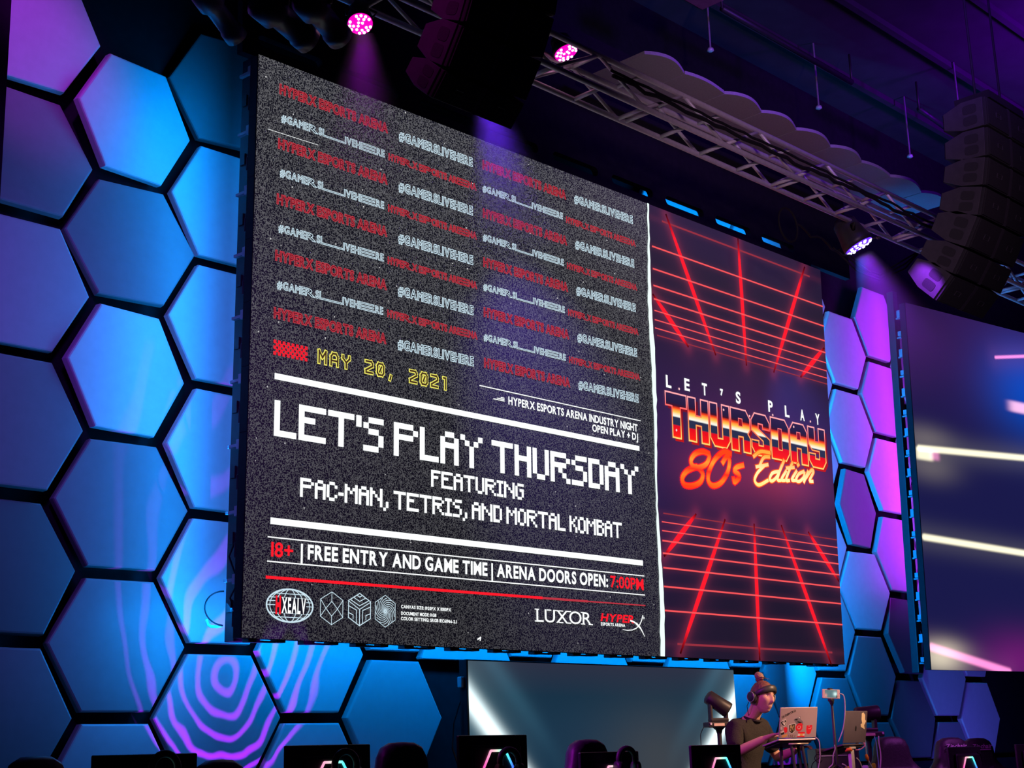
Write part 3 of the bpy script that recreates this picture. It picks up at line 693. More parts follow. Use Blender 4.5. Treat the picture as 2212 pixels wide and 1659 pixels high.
# rear frame, brackets and clamps
m = MB(); m.box((0.185, 0.33, 2.30), (0.115, 0.115, 4.62), bev=0.006)
for z in np.arange(0.25, 4.6, 0.5): m.box((0.122, 0.33, z), (0.02, 0.06, 0.09))
m.build('rear_post', METALB, screen)
m = MB(); m.box((7.9, 0.33, 2.30), (0.115, 0.115, 4.62), bev=0.006); m.build('rear_post', METALB, screen)
for k in range(9):
    z = 0.25 + 0.5 * k
    m = MB(); m.box((0.065, 0.145, z + .18), (0.07, 0.07, 0.075), bev=.004); m.box((0.065, 0.245, z + .18), (0.03, 0.14, 0.022)); m.box((0.05, 0.13, z - .06), (0.03, 0.03, 0.10), bev=.004)
    m.build('cabinet_bracket', BRACK, screen)
    m = MB(); m.tube([(0.03, 0.108, z - .17), (0.03, 0.15, z - .165), (0.03, 0.15, z - .055), (0.03, 0.108, z - .05)], 0.008, 6); m.build('cabinet_handle', METALB, screen)
for k in range(16):
    m = MB(); x = 0.25 + 0.5 * k
    m.box((x - .12, 0.06, -0.012), (0.10, 0.08, 0.03), bev=.003); m.box((x + .12, 0.06, -0.010), (0.08, 0.08, 0.024), bev=.003); m.box((x, 0.06, -0.018), (0.16, 0.05, 0.012))
    m.build('cabinet_clamp', METALB, screen)
m = MB()
m.tube([(0.10, 0.25, 0.72), (0.03, 0.22, 0.60), (0.13, 0.24, 0.42), (0.05, 0.22, 0.30), (0.12, 0.25, 0.18)], 0.007, 6)
m.tube([(0.10 - 0.17 * math.sin(a), 0.36, 0.235 + 0.125 * math.cos(a)) for a in np.linspace(0.05, PI - .05, 16)], 0.006, 6)
m.build('screen_cable', BLACK, screen)
m = MB(); m.tube([(0.10, 0.37, 0.10), (0.0, 0.38, 0.10), (-0.025, 0.385, 0.115), (-0.035, 0.385, 0.15)], 0.011, 8); m.build('cable_hook', mat('pale_teal_hook', (.35, .85, .80), .4), screen, True)  # teal of the lit cable end is put into the hook's colour

# ------------------------------------------------------------------ low LED screen behind the person
low = thing('low_led_screen', 'low grey LED screen under the big screen with white flares at both lower corners', 'screen', (2.435, 0.20, 0.46))
LW, LH = 3.785, 1.967
m = MB(); m.box((LW / 2, 0.05, LH / 2), (LW, 0.09, LH), bev=.006); m.build('cabinet_body', BLACK, low)
def low_art(U, V):
    c = np.zeros((len(U), 3)); t = V / LH
    c += np.array([0.010, 0.035, 0.068]) * (1 - .25 * np.clip((t - .75) / .25, 0, 1))[:, None]
    c += (np.clip((t - .85) / .15, 0, 1))[:, None] * np.array([0.018, 0.004, 0.006])
    c += np.exp(-((U - 2.5) / .8) ** 2 - ((V - 1.1) / .5) ** 2)[:, None] * np.array([0.035, 0.02, 0.0])
    for s in (0, 1):
        u = U if s == 0 else LW - U
        d = (u - (1.66 - V) * 1.0) / 1.414            # distance across the slanted flare
        c += np.exp(-(d / 0.085) ** 2)[:, None] * np.array([1.3, 1.5, 1.5])
        dd = np.abs(d); c += (np.exp(-dd / 0.22) * np.clip(1.1 - u / 0.9, 0, 1))[:, None] * np.array([0.09, 0.17, 0.19])
        c += (np.exp(-((d - .42) / .10) ** 2) * np.clip(1 - u / 1.2, 0, 1))[:, None] * np.array([0.02, 0.07, 0.10])
    return c
color_grid('screen_face', None, 220, 120, low_art, vcol_glow('low_screen_pixels', 1.0, 0.015), low, 0.012, LW - .012, 0.01, LH - .012, -0.003)
for k in range(4):
    m = MB(); m.box((-0.022, 0.05, 0.28 + 0.5 * k), (0.045, 0.05, 0.09), bev=.008); m.build('edge_bracket', BRACK, low)
m = MB(); m.tube([(-.03, .06, 1.62), (-.10, .07, 1.45), (-.12, .07, 1.25), (-.04, .06, 1.05)], .008, 6); m.build('loop_cable', BLACK, low)

# ------------------------------------------------------------------ side LED screen at the right
SIDE_ROT = (0.034, 0, math.radians(-8))
side = thing('side_led_screen', 'tall side LED screen at the right edge with blurred cream and pink light streaks', 'screen', (9.90, 0.0, 2.485), SIDE_ROT)
from mathutils import Euler
SM = Matrix.Translation((9.90, 0, 2.485)) @ Euler(SIDE_ROT).to_matrix().to_4x4(); SMI = SM.inverted()
def sid(px, py):
    c = SMI @ CAM; d = SMI.to_3x3() @ ray(px, py); q = c + d * (-c.y / d.y); return (q.x, q.z)
m = MB(); m.box((2.5, 0.045, 2.25), (5.0, 0.085, 4.5), bev=.005); m.build('cabinet_body', BLACK, side)
CREAM = np.array([1.0, 0.93, 0.62]); PINK = np.array([1.0, 0.28, 0.62])
STRK = [(sid(1985, 968), sid(2230, 991), .040, CREAM * 1.2), (sid(1996, 1160), sid(2230, 1198), .040, CREAM * 1.2), (sid(2012, 1398), sid(2180, 1452), .05, PINK * 1.1), (sid(2150, 772), sid(2230, 769), .022, PINK)]
def side_art(U, V):
    c = np.zeros((len(U), 3)); c += np.array([0.010, 0.010, 0.068])
    c += np.exp(-((V - 4.3) / 1.0) ** 2)[:, None] * np.array([0.022, 0.0, 0.018])
    p = sid(2225, 845); c += np.exp(-((U - p[0]) / .95) ** 2 - ((V - p[1]) / .62) ** 2)[:, None] * np.array([-.02, 0.055, 0.42])
    p = sid(2210, 1430); c += np.exp(-((U - p[0]) / .9) ** 2 - ((V - p[1]) / .35) ** 2)[:, None] * np.array([0.13, 0.0, 0.08])
    for a, b, wd, col in STRK:
        d = segd(U, V, a, b); c += np.exp(-(d / wd) ** 4)[:, None] * col + np.exp(-(d / .18) ** 2)[:, None] * col * .035
    p = sid(1996, 981); c += (np.exp(-(np.abs(U - p[0]) / .17) ** 6) * np.exp(-(np.abs(V - p[1]) / .075) ** 6))[:, None] * CREAM
    p = sid(2018, 984); c += (np.exp(-(np.abs(U - p[0]) / .10) ** 4) * np.exp(-(np.abs(V - p[1]) / .06) ** 4))[:, None] * PINK * .6
    p = sid(2203, 881); c += (np.exp(-(np.abs(U - p[0]) / .25) ** 4) * np.exp(-(np.abs(V - p[1]) / .075) ** 6))[:, None] * np.array([1.0, .5, .55])
    for q in ((2000, 945, .5, .16), (2010, 1010, .5, .18), (2045, 1425, .45, .22), (2040, 1398, .35, .10)):
        p = sid(q[0], q[1]); c += np.exp(-((U - p[0]) / q[2]) ** 2 - ((V - p[1]) / q[3]) ** 2)[:, None] * np.array([.10, .085, .055])
    p = sid(2030, 1420); c += np.exp(-((U - p[0]) / .42) ** 2 - ((V - p[1]) / .17) ** 2)[:, None] * np.array([.55, .50, .33])
    return c
color_grid('screen_face', None, 300, 330, side_art, vcol_glow('side_screen_pixels', 1.0, 0.015), side, 0.006, 5.0, 0.0, 4.5, -0.003)
m = MB(); m.box((0.045, 0.225, 2.33), (0.085, 0.10, 4.72), bev=.006); m.build('rear_post', METALB, side)
for k in range(18):
    z = 0.12 + 0.25 * k
    m = MB(); m.box((0.012, 0.105, z), (0.05, 0.05, 0.10 if k % 2 else 0.06), bev=.004); m.box((0.04, 0.16, z - .04), (0.025, 0.10, 0.018)); m.build('edge_bracket', BRACK, side)

# ------------------------------------------------------------------ roof truss
def truss(name, x0, x1, yf, yn, zb, zt, label, step=0.56, r=0.025):
    t = thing(name, label, 'truss', ((x0 + x1) / 2, (yf + yn) / 2, zb))
    ox, oy, oz = t.location
    L = x1 - x0
    for nm, y, z in (('chord', yf, zb), ('chord', yn, zb), ('chord', yf, zt), ('chord', yn, zt)):
        m = MB(); m.tube([(x0 - ox, y - oy, z - oz), (x1 - ox, y - oy, z - oz)], r, 10); m.build(nm, ALU, t, True)
    n = int(L / step)
    def bar(nm, p, q, rr):
        m = MB(); m.tube([Vector(p) - t.location, Vector(q) - t.location], rr, 8); m.build(nm, ALU, t, True)
    for k in range(n + 1):
        x = x0 + 0.05 + (L - 0.1) * k / n
        bar('rung', (x, yf, zb), (x, yn, zb), r * .75)
        if k % 4 == 1: bar('rung', (x + .09, yf, zb), (x + .09, yn, zb), r * .75)
        bar('rung', (x, yf, zt), (x, yn, zt), r * .7)
        if k < n:
            x2 = x0 + 0.05 + (L - 0.1) * (k + 1) / n; a, b = (zb, zt) if k % 2 else (zt, zb)
            for y in (yf, yn): bar('diagonal_brace', (x, y, a), (x2, y, b), r * .62)
    return t
T = truss('lighting_truss', -2.4, 7.80, -1.50, -1.79, 6.81, 7.10, 'long pink-lit aluminium box truss running above the big screen')
T2a = at(2128, 602, Y=-1.6)
T2 = truss('lighting_truss', T2a.x, T2a.x + 3.2, -1.45, -1.75, T2a.z, T2a.z + .30, 'short aluminium box truss behind the right speaker array at the photo edge', 0.5)
# cables dressed along the truss
rnd = random.Random(5)
def wander(p, q, n, a, rn=rnd): return [Vector(p).lerp(Vector(q), k / n) + Vector((rn.uniform(-a, a) * .3, rn.uniform(-a, a), rn.uniform(-a, a))) for k in range(n + 1)]
m = MB(); m.tube(wander((2.2, -1.885, 6.90), (7.7, -1.885, 6.88), 40, .014), .018, 6); m.tube(wander((2.2, -1.875, 6.95), (7.6, -1.875, 6.94), 36, .012), .013, 6)
tag(m.build('cable_bundle', BLACK, None, True), 'black cable bundle dressed along the front chord of the long truss', 'cable')
m = MB(); c = at(1700, 452, Y=-1.45); m.tube([(c.x + .16 * math.cos(a) , c.y, c.z - .16 + .17 * math.sin(a)) for a in np.linspace(PI / 2, PI * 4.4, 40)], .010, 6)
m.tube(wander((c.x + .15, c.y, c.z - .1), (c.x + 1.1, c.y, c.z - .25), 10, .03), .012, 6); tag(m.build('cable_coil', BLACK, None, True), 'loose coil of black cable hanging below the right half of the long truss', 'cable')
m = MB(); a0 = at(1790, 500, Y=-1.2)
for q in range(3): m.tube([at(1800 + 12 * q, 535 + 4 * q, Y=-1.3), at(1850 + 15 * q, 585, Y=-1.25), at(1900, 605 - 6 * q, Y=-1.2), at(1955, 580 - 10 * q, Y=-1.25), at(1990, 540, Y=-1.4)], .010, 6)
tag(m.build('hanging_cable', BLACK, None, True), 'thin black cables swagged between the truss end and the right speaker array', 'cable')

# ------------------------------------------------------------------ scalloped acoustic panels over the truss
cloudN = 9
AX = at(1245, 165, Z=8.0); BXp = at(1905, 472, Z=8.0)
notch = [at(x, y, Z=8.0) for x, y in ((1400, 113), (1488, 156), (1574, 199), (1653, 240), (1729, 278), (1803, 315), (1870, 349), (1933, 379), (1997, 414), (2050, 440))]
YB = -0.20
for k in range(cloudN):
    x0, x1 = notch[k].x, notch[k + 1].x; yf = (notch[k].y + notch[k + 1].y) / 2 + .05
    poly = []
    bulge = 0.10 if k not in (1, 6) else 0.04
    g = 0.006
    for t in np.linspace(0, 1, 13):
        x = x0 + g + (x1 - x0 - 2 * g) * t; poly.append((x, yf - bulge * math.sin(PI * min(1, t * 1.0) ** 0.85)))
    back = [(x1 - g, YB), (x0 + g, YB)]
    full = poly + back; n = len(full); th = 0.035
    vs = [Vector((p[0], p[1], 8.0)) for p in full] + [Vector((p[0], p[1], 8.0 + th)) for p in full]
    fs = [tuple(range(n)), tuple(range(2 * n - 1, n - 1, -1))] + [(i, i + n, (i + 1) % n + n, (i + 1) % n) for i in range(n)]
    m = MB(); m.add(vs, fs)
    tag(m.build('acoustic_ceiling_panel', CLOTH, None), 'grey scalloped acoustic ceiling panel above the truss, %s from the left' % ['first', 'second', 'third', 'fourth', 'fifth', 'sixth', 'seventh', 'eighth', 'ninth'][k], 'acoustic panel', 'scalloped acoustic panels over the truss')

# ------------------------------------------------------------------ stage lamps
def led_lamp(name, loc, aimdir, r, face, dots, label, hang, ndots=12, yoke=True, pow_=0, pcol=None, ang=40, long_=1.3):
    t = thing(name, label, 'stage light', loc, group='round LED stage lamps'); M = zframe((0, 0, 0), aimdir)
    m = MB(); m.lathe([(r * .55, -r * 2.0 * long_), (r * .80, -r * 1.7 * long_), (r * .92, -r * .9 * long_), (r * 1.06, -r * .35), (r * 1.08, 0.0), (r * 1.0, 0.004)], 28, M); m.build('housing', METALB, t, True)
    m = MB(); m.lathe([(r * 1.0, 0.002), (r * .99, 0.012), (r * .5, .016)], 28, M); m.build('lens_face', face, t)
    m = MB(); k = 0
    for rr, nn in ((r * .22, 4), (r * .55, 8), (r * .84, 14)):
        for q in range(nn):
            if (q * 7 + nn) % 5 == 0: continue
            a = 2 * PI * q / nn + rr * 40
            m.lathe([(r * .125, .013), (r * .10, .022), (r * .04, .026)], 10, M @ Matrix.Translation((rr * math.cos(a), rr * math.sin(a), 0)))
    m.build('led_cluster', dots, t, True)
    # yoke to the hanging point
    h = Vector(hang) - Vector(loc); side_ = M.to_3x3() @ Vector((1, 0, 0)); c0 = M.to_3x3() @ Vector((0, 0, -r * .9))
    m = MB(); top = h
    for s in (-1, 1): m.tube([c0 + side_ * s * r * 1.05, c0 + side_ * s * r * 1.25 + (top - c0) * .45, top * .9 + c0 * .1], r * .11, 6)
    m.tube([top * .9 + c0 * .1, top], r * .3, 8); m.build('yoke', METALB, t, True)
    if pow_:
        d = Vector(aimdir).normalized(); p = Vector(loc) + d * .05
        spot('beam_' + name, p, p + d, pow_, pcol, ang, .6, r * .7)
    return t
MAGF = glow('magenta_lamp_face', (1.0, 0.0, 0.50), 1.2); MAGD = glow('pink_led_chips', (1.0, 0.70, 0.92), 3.0)
VIOF = glow('violet_lamp_face', (0.16, 0.03, 1.0), 1.2); VIOD = glow('lilac_led_chips', (0.85, 0.85, 1.0), 3.0)
la = at(778, 50, Y=-1.56); lb = at(1222, 112, Y=-1.62); lc = at(1855, 530, Y=-1.5); ld = at(1872, 515, Y=-1.30)
toc = lambda p: (CAM - p).normalized()
led_lamp('wash_light', la, toc(la) * 1.0 + Vector((0.30, .25, -.55)), 0.088, MAGF, MAGD, 'glowing pink LED wash light hanging left of the big speaker array', Vector((la.x + .03, la.y, 6.783)))
led_lamp('wash_light', lb, Vector((0.12, -.35, -.95)), 0.098, MAGF, MAGD, 'glowing pink LED wash light right of the big speaker array, above the truss', Vector((lb.x + .02, -1.50, 7.128)), long_=.8)
led_lamp('wash_light', lc, Vector((0.28, -.34, -.86)), 0.15, VIOF, VIOD, 'violet LED wash light hanging near the right end of the long truss', Vector((lc.x - .12, -1.50, 6.783)), long_=1.1)
led_lamp('wash_light', ld + Vector((.05, .12, .02)), toc(ld) + Vector((-.2, .2, -.1)), 0.062, MAGF, MAGD, 'small pink LED wash light glowing behind the violet one near the truss end', Vector((ld.x - .05, -1.48, 6.783)))
le = at(1052, 158, Y=-1.42)
led_lamp('wash_light', le, Vector((0.55, .80, -1.0)), 0.09, VIOF, VIOD, 'violet wash light on the truss hidden behind the big speaker array', Vector((le.x, -1.50, 6.783)))
# beams of those lamps standing in the haze
def beam(label, p, d, ang, L, power, col, dens, src=0.05):
    d = Vector(d).normalized(); p = Vector(p); M = zframe(p, d)
    mm, nt, b = new_mat('stage_haze'); nt.nodes.remove(b); out = nt.nodes['Material Output']
    tc = nt.nodes.new('ShaderNodeTexCoord'); sp = nt.nodes.new('ShaderNodeSeparateXYZ'); nt.links.new(tc.outputs['Object'], sp.inputs[0])
    def mth(op, a, b_=None):
        n = nt.nodes.new('ShaderNodeMath'); n.operation = op
        for i, v in enumerate((a, b_)):
            if v is None: continue
            if isinstance(v, (int, float)): n.inputs[i].default_value = v
            else: nt.links.new(v, n.inputs[i])
        return n.outputs[0]
    r = mth('SQRT', mth('ADD', mth('MULTIPLY', sp.outputs[0], sp.outputs[0]), mth('MULTIPLY', sp.outputs[1], sp.outputs[1])))
    tn = math.tan(math.radians(ang / 2)); rr = mth('ADD', mth('MULTIPLY', sp.outputs[2], tn), src)
    q = mth('DIVIDE', r, rr); fall = mth('MAXIMUM', mth('SUBTRACT', 1.0, mth('MULTIPLY', q, q)), 0.0)
    ax = mth('MAXIMUM', mth('SUBTRACT', 1.0, mth('DIVIDE', sp.outputs[2], L)), 0.0)
    dn = mth('MULTIPLY', mth('MULTIPLY', fall, ax), dens)
    v = nt.nodes.new('ShaderNodeVolumeScatter'); v.inputs['Anisotropy'].default_value = 0.0; v.inputs['Color'].default_value = (1, 1, 1, 1)
    nt.links.new(dn, v.inputs['Density']); nt.links.new(v.outputs[0], out.inputs['Volume'])
    m = MB(); m.lathe([(src * 1.0, .02), (src + L * tn, L)], 32)
    o = m.build('haze', mm, None); o.matrix_world = M; o['kind'] = 'stuff'; tag(o, label, 'haze')
    spot('beam_light', p, p + d, power, col, ang * 1.05, .7, src)
beam('faint magenta haze under the left pink lamp', la + Vector((.03, .0, -.04)), (0.28, .35, -.85), 44, 1.15, 34, (.55, .0, .9), .9, .08)
beam('blue violet haze under the big speaker array', le + Vector((.03, .05, -.06)), (0.80, .50, -1.0), 38, 1.55, 150, (.14, .02, 1.0), .9, .08)
beam('violet haze under the lamp near the right truss end', lc + Vector((.04, -.02, -.08)), (0.75, .0, -.90), 42, 1.7, 110, (.26, .01, 1.0), .9, .10)
spot('screen_violet_pool', (2.4, -1.45, 6.7), (3.3, 0, 4.6), 300, (.22, .10, 1.0), 56, 1.0, .08)
spot('screen_blue_pool', (6.4, -1.6, 6.5), (7.5, 0, 4.9), 210, (.03, .12, 1.0), 40, 1.0, .08)
BARREL = mat('stage_light_black_barrel', (0.035, 0.04, 0.05), 0.35, spec=0.6)
for n_, (x0, y0, x1, y1, dd, rr) in enumerate(((430, -30, 512, 82, 10.2, .10), (556, -5, 668, 88, 9.6, .12), (655, -12, 735, 82, 9.3, .11))):
    a = at(x0, y0, D=dd); b = at(x1, y1, D=dd + .35); ax = (b - a).normalized(); Lb = (b - a).length
    t = thing('profile_spotlight', ['dark unlit profile spotlight hanging above the top left corner of the big screen', 'dark unlit profile spotlight with teal highlights, middle of three at the top left', 'dark unlit profile spotlight nearest the left pink lamp'][n_], 'stage light', a, group='unlit profile spotlights')
    M = zframe((0, 0, 0), ax)
    m = MB(); m.lathe([(rr * .7, 0), (rr * 1.0, .03), (rr * 1.0, Lb * .35), (rr * .72, Lb * .42), (rr * .72, Lb * .80), (rr * .82, Lb * .82), (rr * .82, Lb), (rr * .6, Lb)], 20, M); m.build('barrel', BARREL, t, True)
    m = MB(); s_ = M.to_3x3() @ Vector((1, 0, 0)); c0 = M.to_3x3() @ Vector((0, 0, Lb * .3))
    for q in (-1, 1): m.tube([c0 + s_ * q * rr * 1.05, c0 + s_ * q * rr * 1.15 + Vector((0, 0, rr * 1.8)), c0 + Vector((0, 0, rr * 2.6))], .014, 6)
    m.tube([c0 + Vector((0, 0, rr * 2.6)), (c0.x, c0.y, 9.98 - a.z)], .018, 6); m.build('yoke', METALB, t, True)
    m = MB(); m.box(M @ Vector((0, rr * .9, Lb * .9)), (.03, .03, .03), bev=.004); m.build('shutter_knob', BRACK, t)

# ------------------------------------------------------------------ hanging speaker arrays
PERM = Matrix(((0, 1, 0, 0), (1, 0, 0, 0), (0, 0, 1, 0), (0, 0, 0, 1)))
def line_array(label, xa, xb, prof, depth, top, n_side=2, lit=None):
    c = Vector(((xa + xb) / 2, prof[0][0] + .15, prof[0][1]))
    t = thing('line_array_speaker', label, 'speaker', c, group='hanging line array speakers')
    for k in range(len(prof) - 1):
        f0 = Vector(prof[k]); f1 = Vector(prof[k + 1]); tt = (f1 - f0).normalized(); nn = Vector((-tt.y, tt.x)) * -1
        if nn.x < 0: nn = -nn
        nn = Vector((tt.y, -tt.x)); H_ = (f1 - f0).length
        a = f0 + tt * .012; b = f1 - tt * .012
        q = [a, b, b + nn * depth * .55 - tt * .0, b + nn * depth - tt * H_ * .22, a + nn * depth + tt * H_ * .18, a + nn * depth * .55]
        q = [(p.x - c.y, p.y - c.z) for p in q]
        m = MB(); m.prism(q, xa - c.x, xb - c.x, PERM); cab = m.build('cabinet', SPKG, t, bevel=.006)
        # grille halves with a paler centre strip
        def onf(u, v, off):  # u along X 0..1, v along the front 0..1
            p = a.lerp(b, v) - nn * off; return Vector((xa + (xb - xa) * u - c.x, p.x - c.y, p.y - c.z))
        for s, (u0, u1) in enumerate(((.02, .47), (.53, .98))):
            m = MB(); ring = [onf(u0, .04, .012), onf(u1, .04, .012), onf(u1, .96, .012), onf(u0, .96, .012)]; base = [onf(u0, .04, -.004), onf(u1, .04, -.004), onf(u1, .96, -.004), onf(u0, .96, -.004)]
            m.add(ring + base, [(0, 1, 2, 3), (0, 4, 5, 1), (1, 5, 6, 2), (2, 6, 7, 3), (3, 7, 4, 0)])
            um = (u0 + u1) / 2
            g = m.build('grille', SPKG, cab)
            m = MB(); w_ = .05
            for (p, q2) in (((um - w_, .42), (um + w_, .42)), ((um + w_, .42), (um + w_, .58)), ((um + w_, .58), (um - w_, .58)), ((um - w_, .58), (um - w_, .42))):
                m.tube([onf(*p, .014), onf(*q2, .014)], .004, 5)
            m.build('badge', SPKP, cab)
        m = MB(); m.add([onf(.475, .0, .010), onf(.525, .0, .010), onf(.525, 1, .010), onf(.475, 1, .010), onf(.475, 0, -.01), onf(.525, 0, -.01), onf(.525, 1, -.01), onf(.475, 1, -.01)], [(0, 1, 2, 3), (0, 4, 5, 1), (2, 6, 7, 3), (1, 5, 6, 2), (3, 7, 4, 0)]); m.build('centre_strip', SPKP, cab)
        # side plates with dark windows
        for xs, sg in ((xa, -1), (xb, 1)):
            m = MB(); pl = [a + nn * .03, b + nn * .03, b + nn * depth * .55, b + nn * depth * .97 - tt * H_ * .22, a + nn * depth * .97 + tt * H_ * .18, a + nn * depth * .55]
            m.prism([(p.x - c.y, p.y - c.z) for p in pl], xs - c.x, xs - c.x + sg * .014, PERM); m.build('side_plate', SPKP, cab, bevel=.003)
            for wv in (0.28, 0.68):
                m = MB(); cc = a.lerp(b, wv) + nn * depth * .36; e1 = nn * depth * .16; e2 = tt * H_ * .15
                poly = [cc + e1 * math.copysign(abs(math.cos(s_)) ** .5, math.cos(s_)) + e2 * math.copysign(abs(math.sin(s_)) ** .5, math.sin(s_)) for s_ in np.linspace(0, 2 * PI, 17)[:-1]]
                m.prism([(p.x - c.y, p.y - c.z) for p in poly], xs - c.x + sg * .010, xs - c.x + sg * .017, PERM); m.build('side_window', SPKG, cab)
    p = prof[-1]; m = MB(); m.box(((xa + xb) / 2 - c.x, p[0] + depth * .4 - c.y, p[1] + .05 - c.z), ((xb - xa) * .8, depth * .8, .08)); m.build('fly_frame', METALB, t)
    m = MB()
    for s in (-.3, .3): m.tube([((xa + xb) / 2 + s * (xb - xa) - c.x, p[0] + depth * .4 - c.y, p[1] + .05 - c.z), ((xa + xb) / 2 + s * (xb - xa) - c.x, p[0] + depth * .4 - c.y, 9.98 - c.z)], .012, 6)
    m.build('hoist_chain', METALB, t)
    return t
line_array('dark hanging line array speaker in front of the truss, above the big screen', -0.46, 0.27,
           [(-2.54, 5.63), (-2.685, 5.785), (-2.85, 6.03), (-2.975, 6.29), (-3.05, 6.56), (-3.09, 6.84), (-3.10, 7.12)], 0.34, 8)
line_array('curved hanging line array speaker at the right with a bright violet lit lower side plate', 6.60, 7.55,
           [(-2.224, 5.819), (-2.451, 6.033), (-2.615, 6.265), (-2.784, 6.551), (-2.87, 6.84), (-2.935, 7.13), (-2.96, 7.44), (-2.97, 7.76)], 0.46, 9)

# ------------------------------------------------------------------ small ceiling things
m = MB(); p = at(1515, -2, Z=9.2); m.box((p.x, p.y, p.z + .05), (.42, .30, .10), bev=.02); m.tube([(p.x, p.y, p.z + .1), (p.x, p.y, 9.98)], .02, 6)
tag(m.build('hanging_ceiling_box', mat('brown_red_box', (.30, .16, .18), .6), None), 'small reddish brown box hanging from the ceiling at the top edge', 'ceiling fitting')
for n_, (pa, pb) in enumerate((((1560, 18), (1840, 178)), ((1985, 235), (2070, 295)))):
    a = at(*pa, Z=9.6); b = at(*pb, Z=9.6); m = MB(); m.tube([a, b], .035, 8); m.tube([a, (a.x, a.y, 9.98)], .015, 6); m.tube([b, (b.x, b.y, 9.98)], .015, 6)
    tag(m.build('ceiling_pipe', METALB, None, True), ['long thin ceiling pipe with sparkling dots above the acoustic panels', 'short thin ceiling pipe at the right, past the acoustic panels'][n_], 'pipe')
for n_, (x, y, z_) in enumerate(((1535, 112, 9.3), (1769, 236, 9.3), (1966, 341, 9.3), (2075, 273, 9.3))):
    p = at(x, y, Z=z_); m = MB(); m.lathe([(.012, .895), (.012, .05), (.035, .04), (.04, .012), (.022, 0)], 12, Matrix.Translation(p))
    tag(m.build('sprinkler_head', ALU, None, True), 'tiny ceiling sprinkler head, %s from the left of four above the acoustic panels' % ['first', 'second', 'third', 'fourth'][n_], 'sprinkler', 'ceiling sprinklers')

# ------------------------------------------------------------------ copying helpers
def dup(root, loc, rotz=None, label=None):
    """a copy of a thing with copies of its parts and sub-parts"""
    r = root.copy(); COL.objects.link(r); r.location = loc
    if rotz is not None: r.rotation_euler = (root.rotation_euler.x, root.rotation_euler.y, rotz)
    if label: r['label'] = label
    for ch in list(root.children):
        c = ch.copy(); COL.objects.link(c); c.parent = r
        for g in list(ch.children):
            d = g.copy(); COL.objects.link(d); d.parent = c
    return r
STZ = 0.40

# ------------------------------------------------------------------ gaming desks, monitors, chairs
def desk(x0, x1, label):
    t = thing('gaming_desk', label, 'desk', ((x0 + x1) / 2, -3.22, STZ)); L = x1 - x0
    m = MB(); m.box((0, 0, .735), (L, .52, .04), bev=.006); m.build('desk_top', METALB, t)
    for x in (-L / 2 + .15, 0, L / 2 - .15):
        m = MB(); m.box((x, 0, .3575), (.06, .44, .715)); m.build('leg', METALB, t)
desk(-3.6, 1.35, 'long black gaming desk carrying the five monitors in front of the stage, left')
desk(3.95, 6.4, 'black gaming desk carrying the two monitors at the far right of the stage')
DESKZ = STZ + .755
RING = [(0.0, (1.0, .10, .45)), (0.35, (1.0, .55, .62)), (0.55, (.45, 1.0, .70)), (0.78, (.10, .95, .95)), (1.0, (.05, .12, 1.0))]
ringm = ramp_glow('monitor_ring_leds', 'X', -0.105, 0.105, RING, 1.25)
def monitor(label, z):
    """back of a gaming monitor: local -y towards the camera side"""
    t = thing('gaming_monitor', label, 'monitor', (0, 0, DESKZ), group='gaming monitors along the stage front')
    H = .305; W_ = .505
    m = MB(); m.box((0, 0, z - H / 2), (W_, .022, H), bev=.006); m.box((0, -.022, z - .145), (W_ * .72, .03, H * .62), bev=.014); m.build('housing', PLAST, t)
    m = MB(); m.box((0, .0125, z - H / 2), (W_ - .02, .003, H - .02)); m.build('display_panel', BLACK, t)
    m = MB(); pts = [(.108 * math.cos(a), .094 * math.sin(a) * 1.05) for a in [k * PI / 3 for k in range(6)]]
    for k in range(6):
        a, b = pts[k], pts[(k + 1) % 6]
        if k in (0,): b = (a[0] + (b[0] - a[0]) * .97, a[1] + (b[1] - a[1]) * .97)
        m.tube([(a[0], -.040, z - .165 + a[1]), (b[0], -.040, z - .165 + b[1])], .0062, 8)
    m.build('light_ring', ringm, t)
    m = MB(); m.tube([(.155, -.030, z - .04), (.16, -.034, z - .052), (.19, -.034, z - .052), (.2, -.034, z - .075), (.215, -.034, z - .115)], .0035, 6); m.build('vent_line', BLACK, t)
    m = MB(); m.box((0, -.015, (z - .165) / 2), (.06, .04, z - .165), bev=.012); m.build('stand_neck', METALB, t)
    m = MB(); m.box((0, 0, .008), (.26, .2, .016), bev=.006); m.build('stand_base', METALB, t)
    return t
MON = [(198, 425, 1629, 'leftmost in the row, low at the left'), (612, 800, 1609, 'second from the left of the row'),
       (985, 1138, 1588, 'in front of the low screen left edge'), (1250, 1377, 1624, 'in front of the low screen middle'),
       (1488, 1598, 1609, 'just left of the person'), (2042, 2118, 1613, 'in front of the chairs with white lettering'), (2183, 2262, 1607, 'cut by the right photo edge')]
for k, (x0, x1, y, lb_) in enumerate(MON):
    a = at(x0, y, Y=-3.2); b = at(x1, y, Y=-3.2); z = at((x0 + x1) / 2, y, Y=-3.2).z
    o = monitor('dark gaming monitor seen from behind, ' + lb_, z - DESKZ); o.location = ((a.x + b.x) / 2, -3.2, DESKZ)
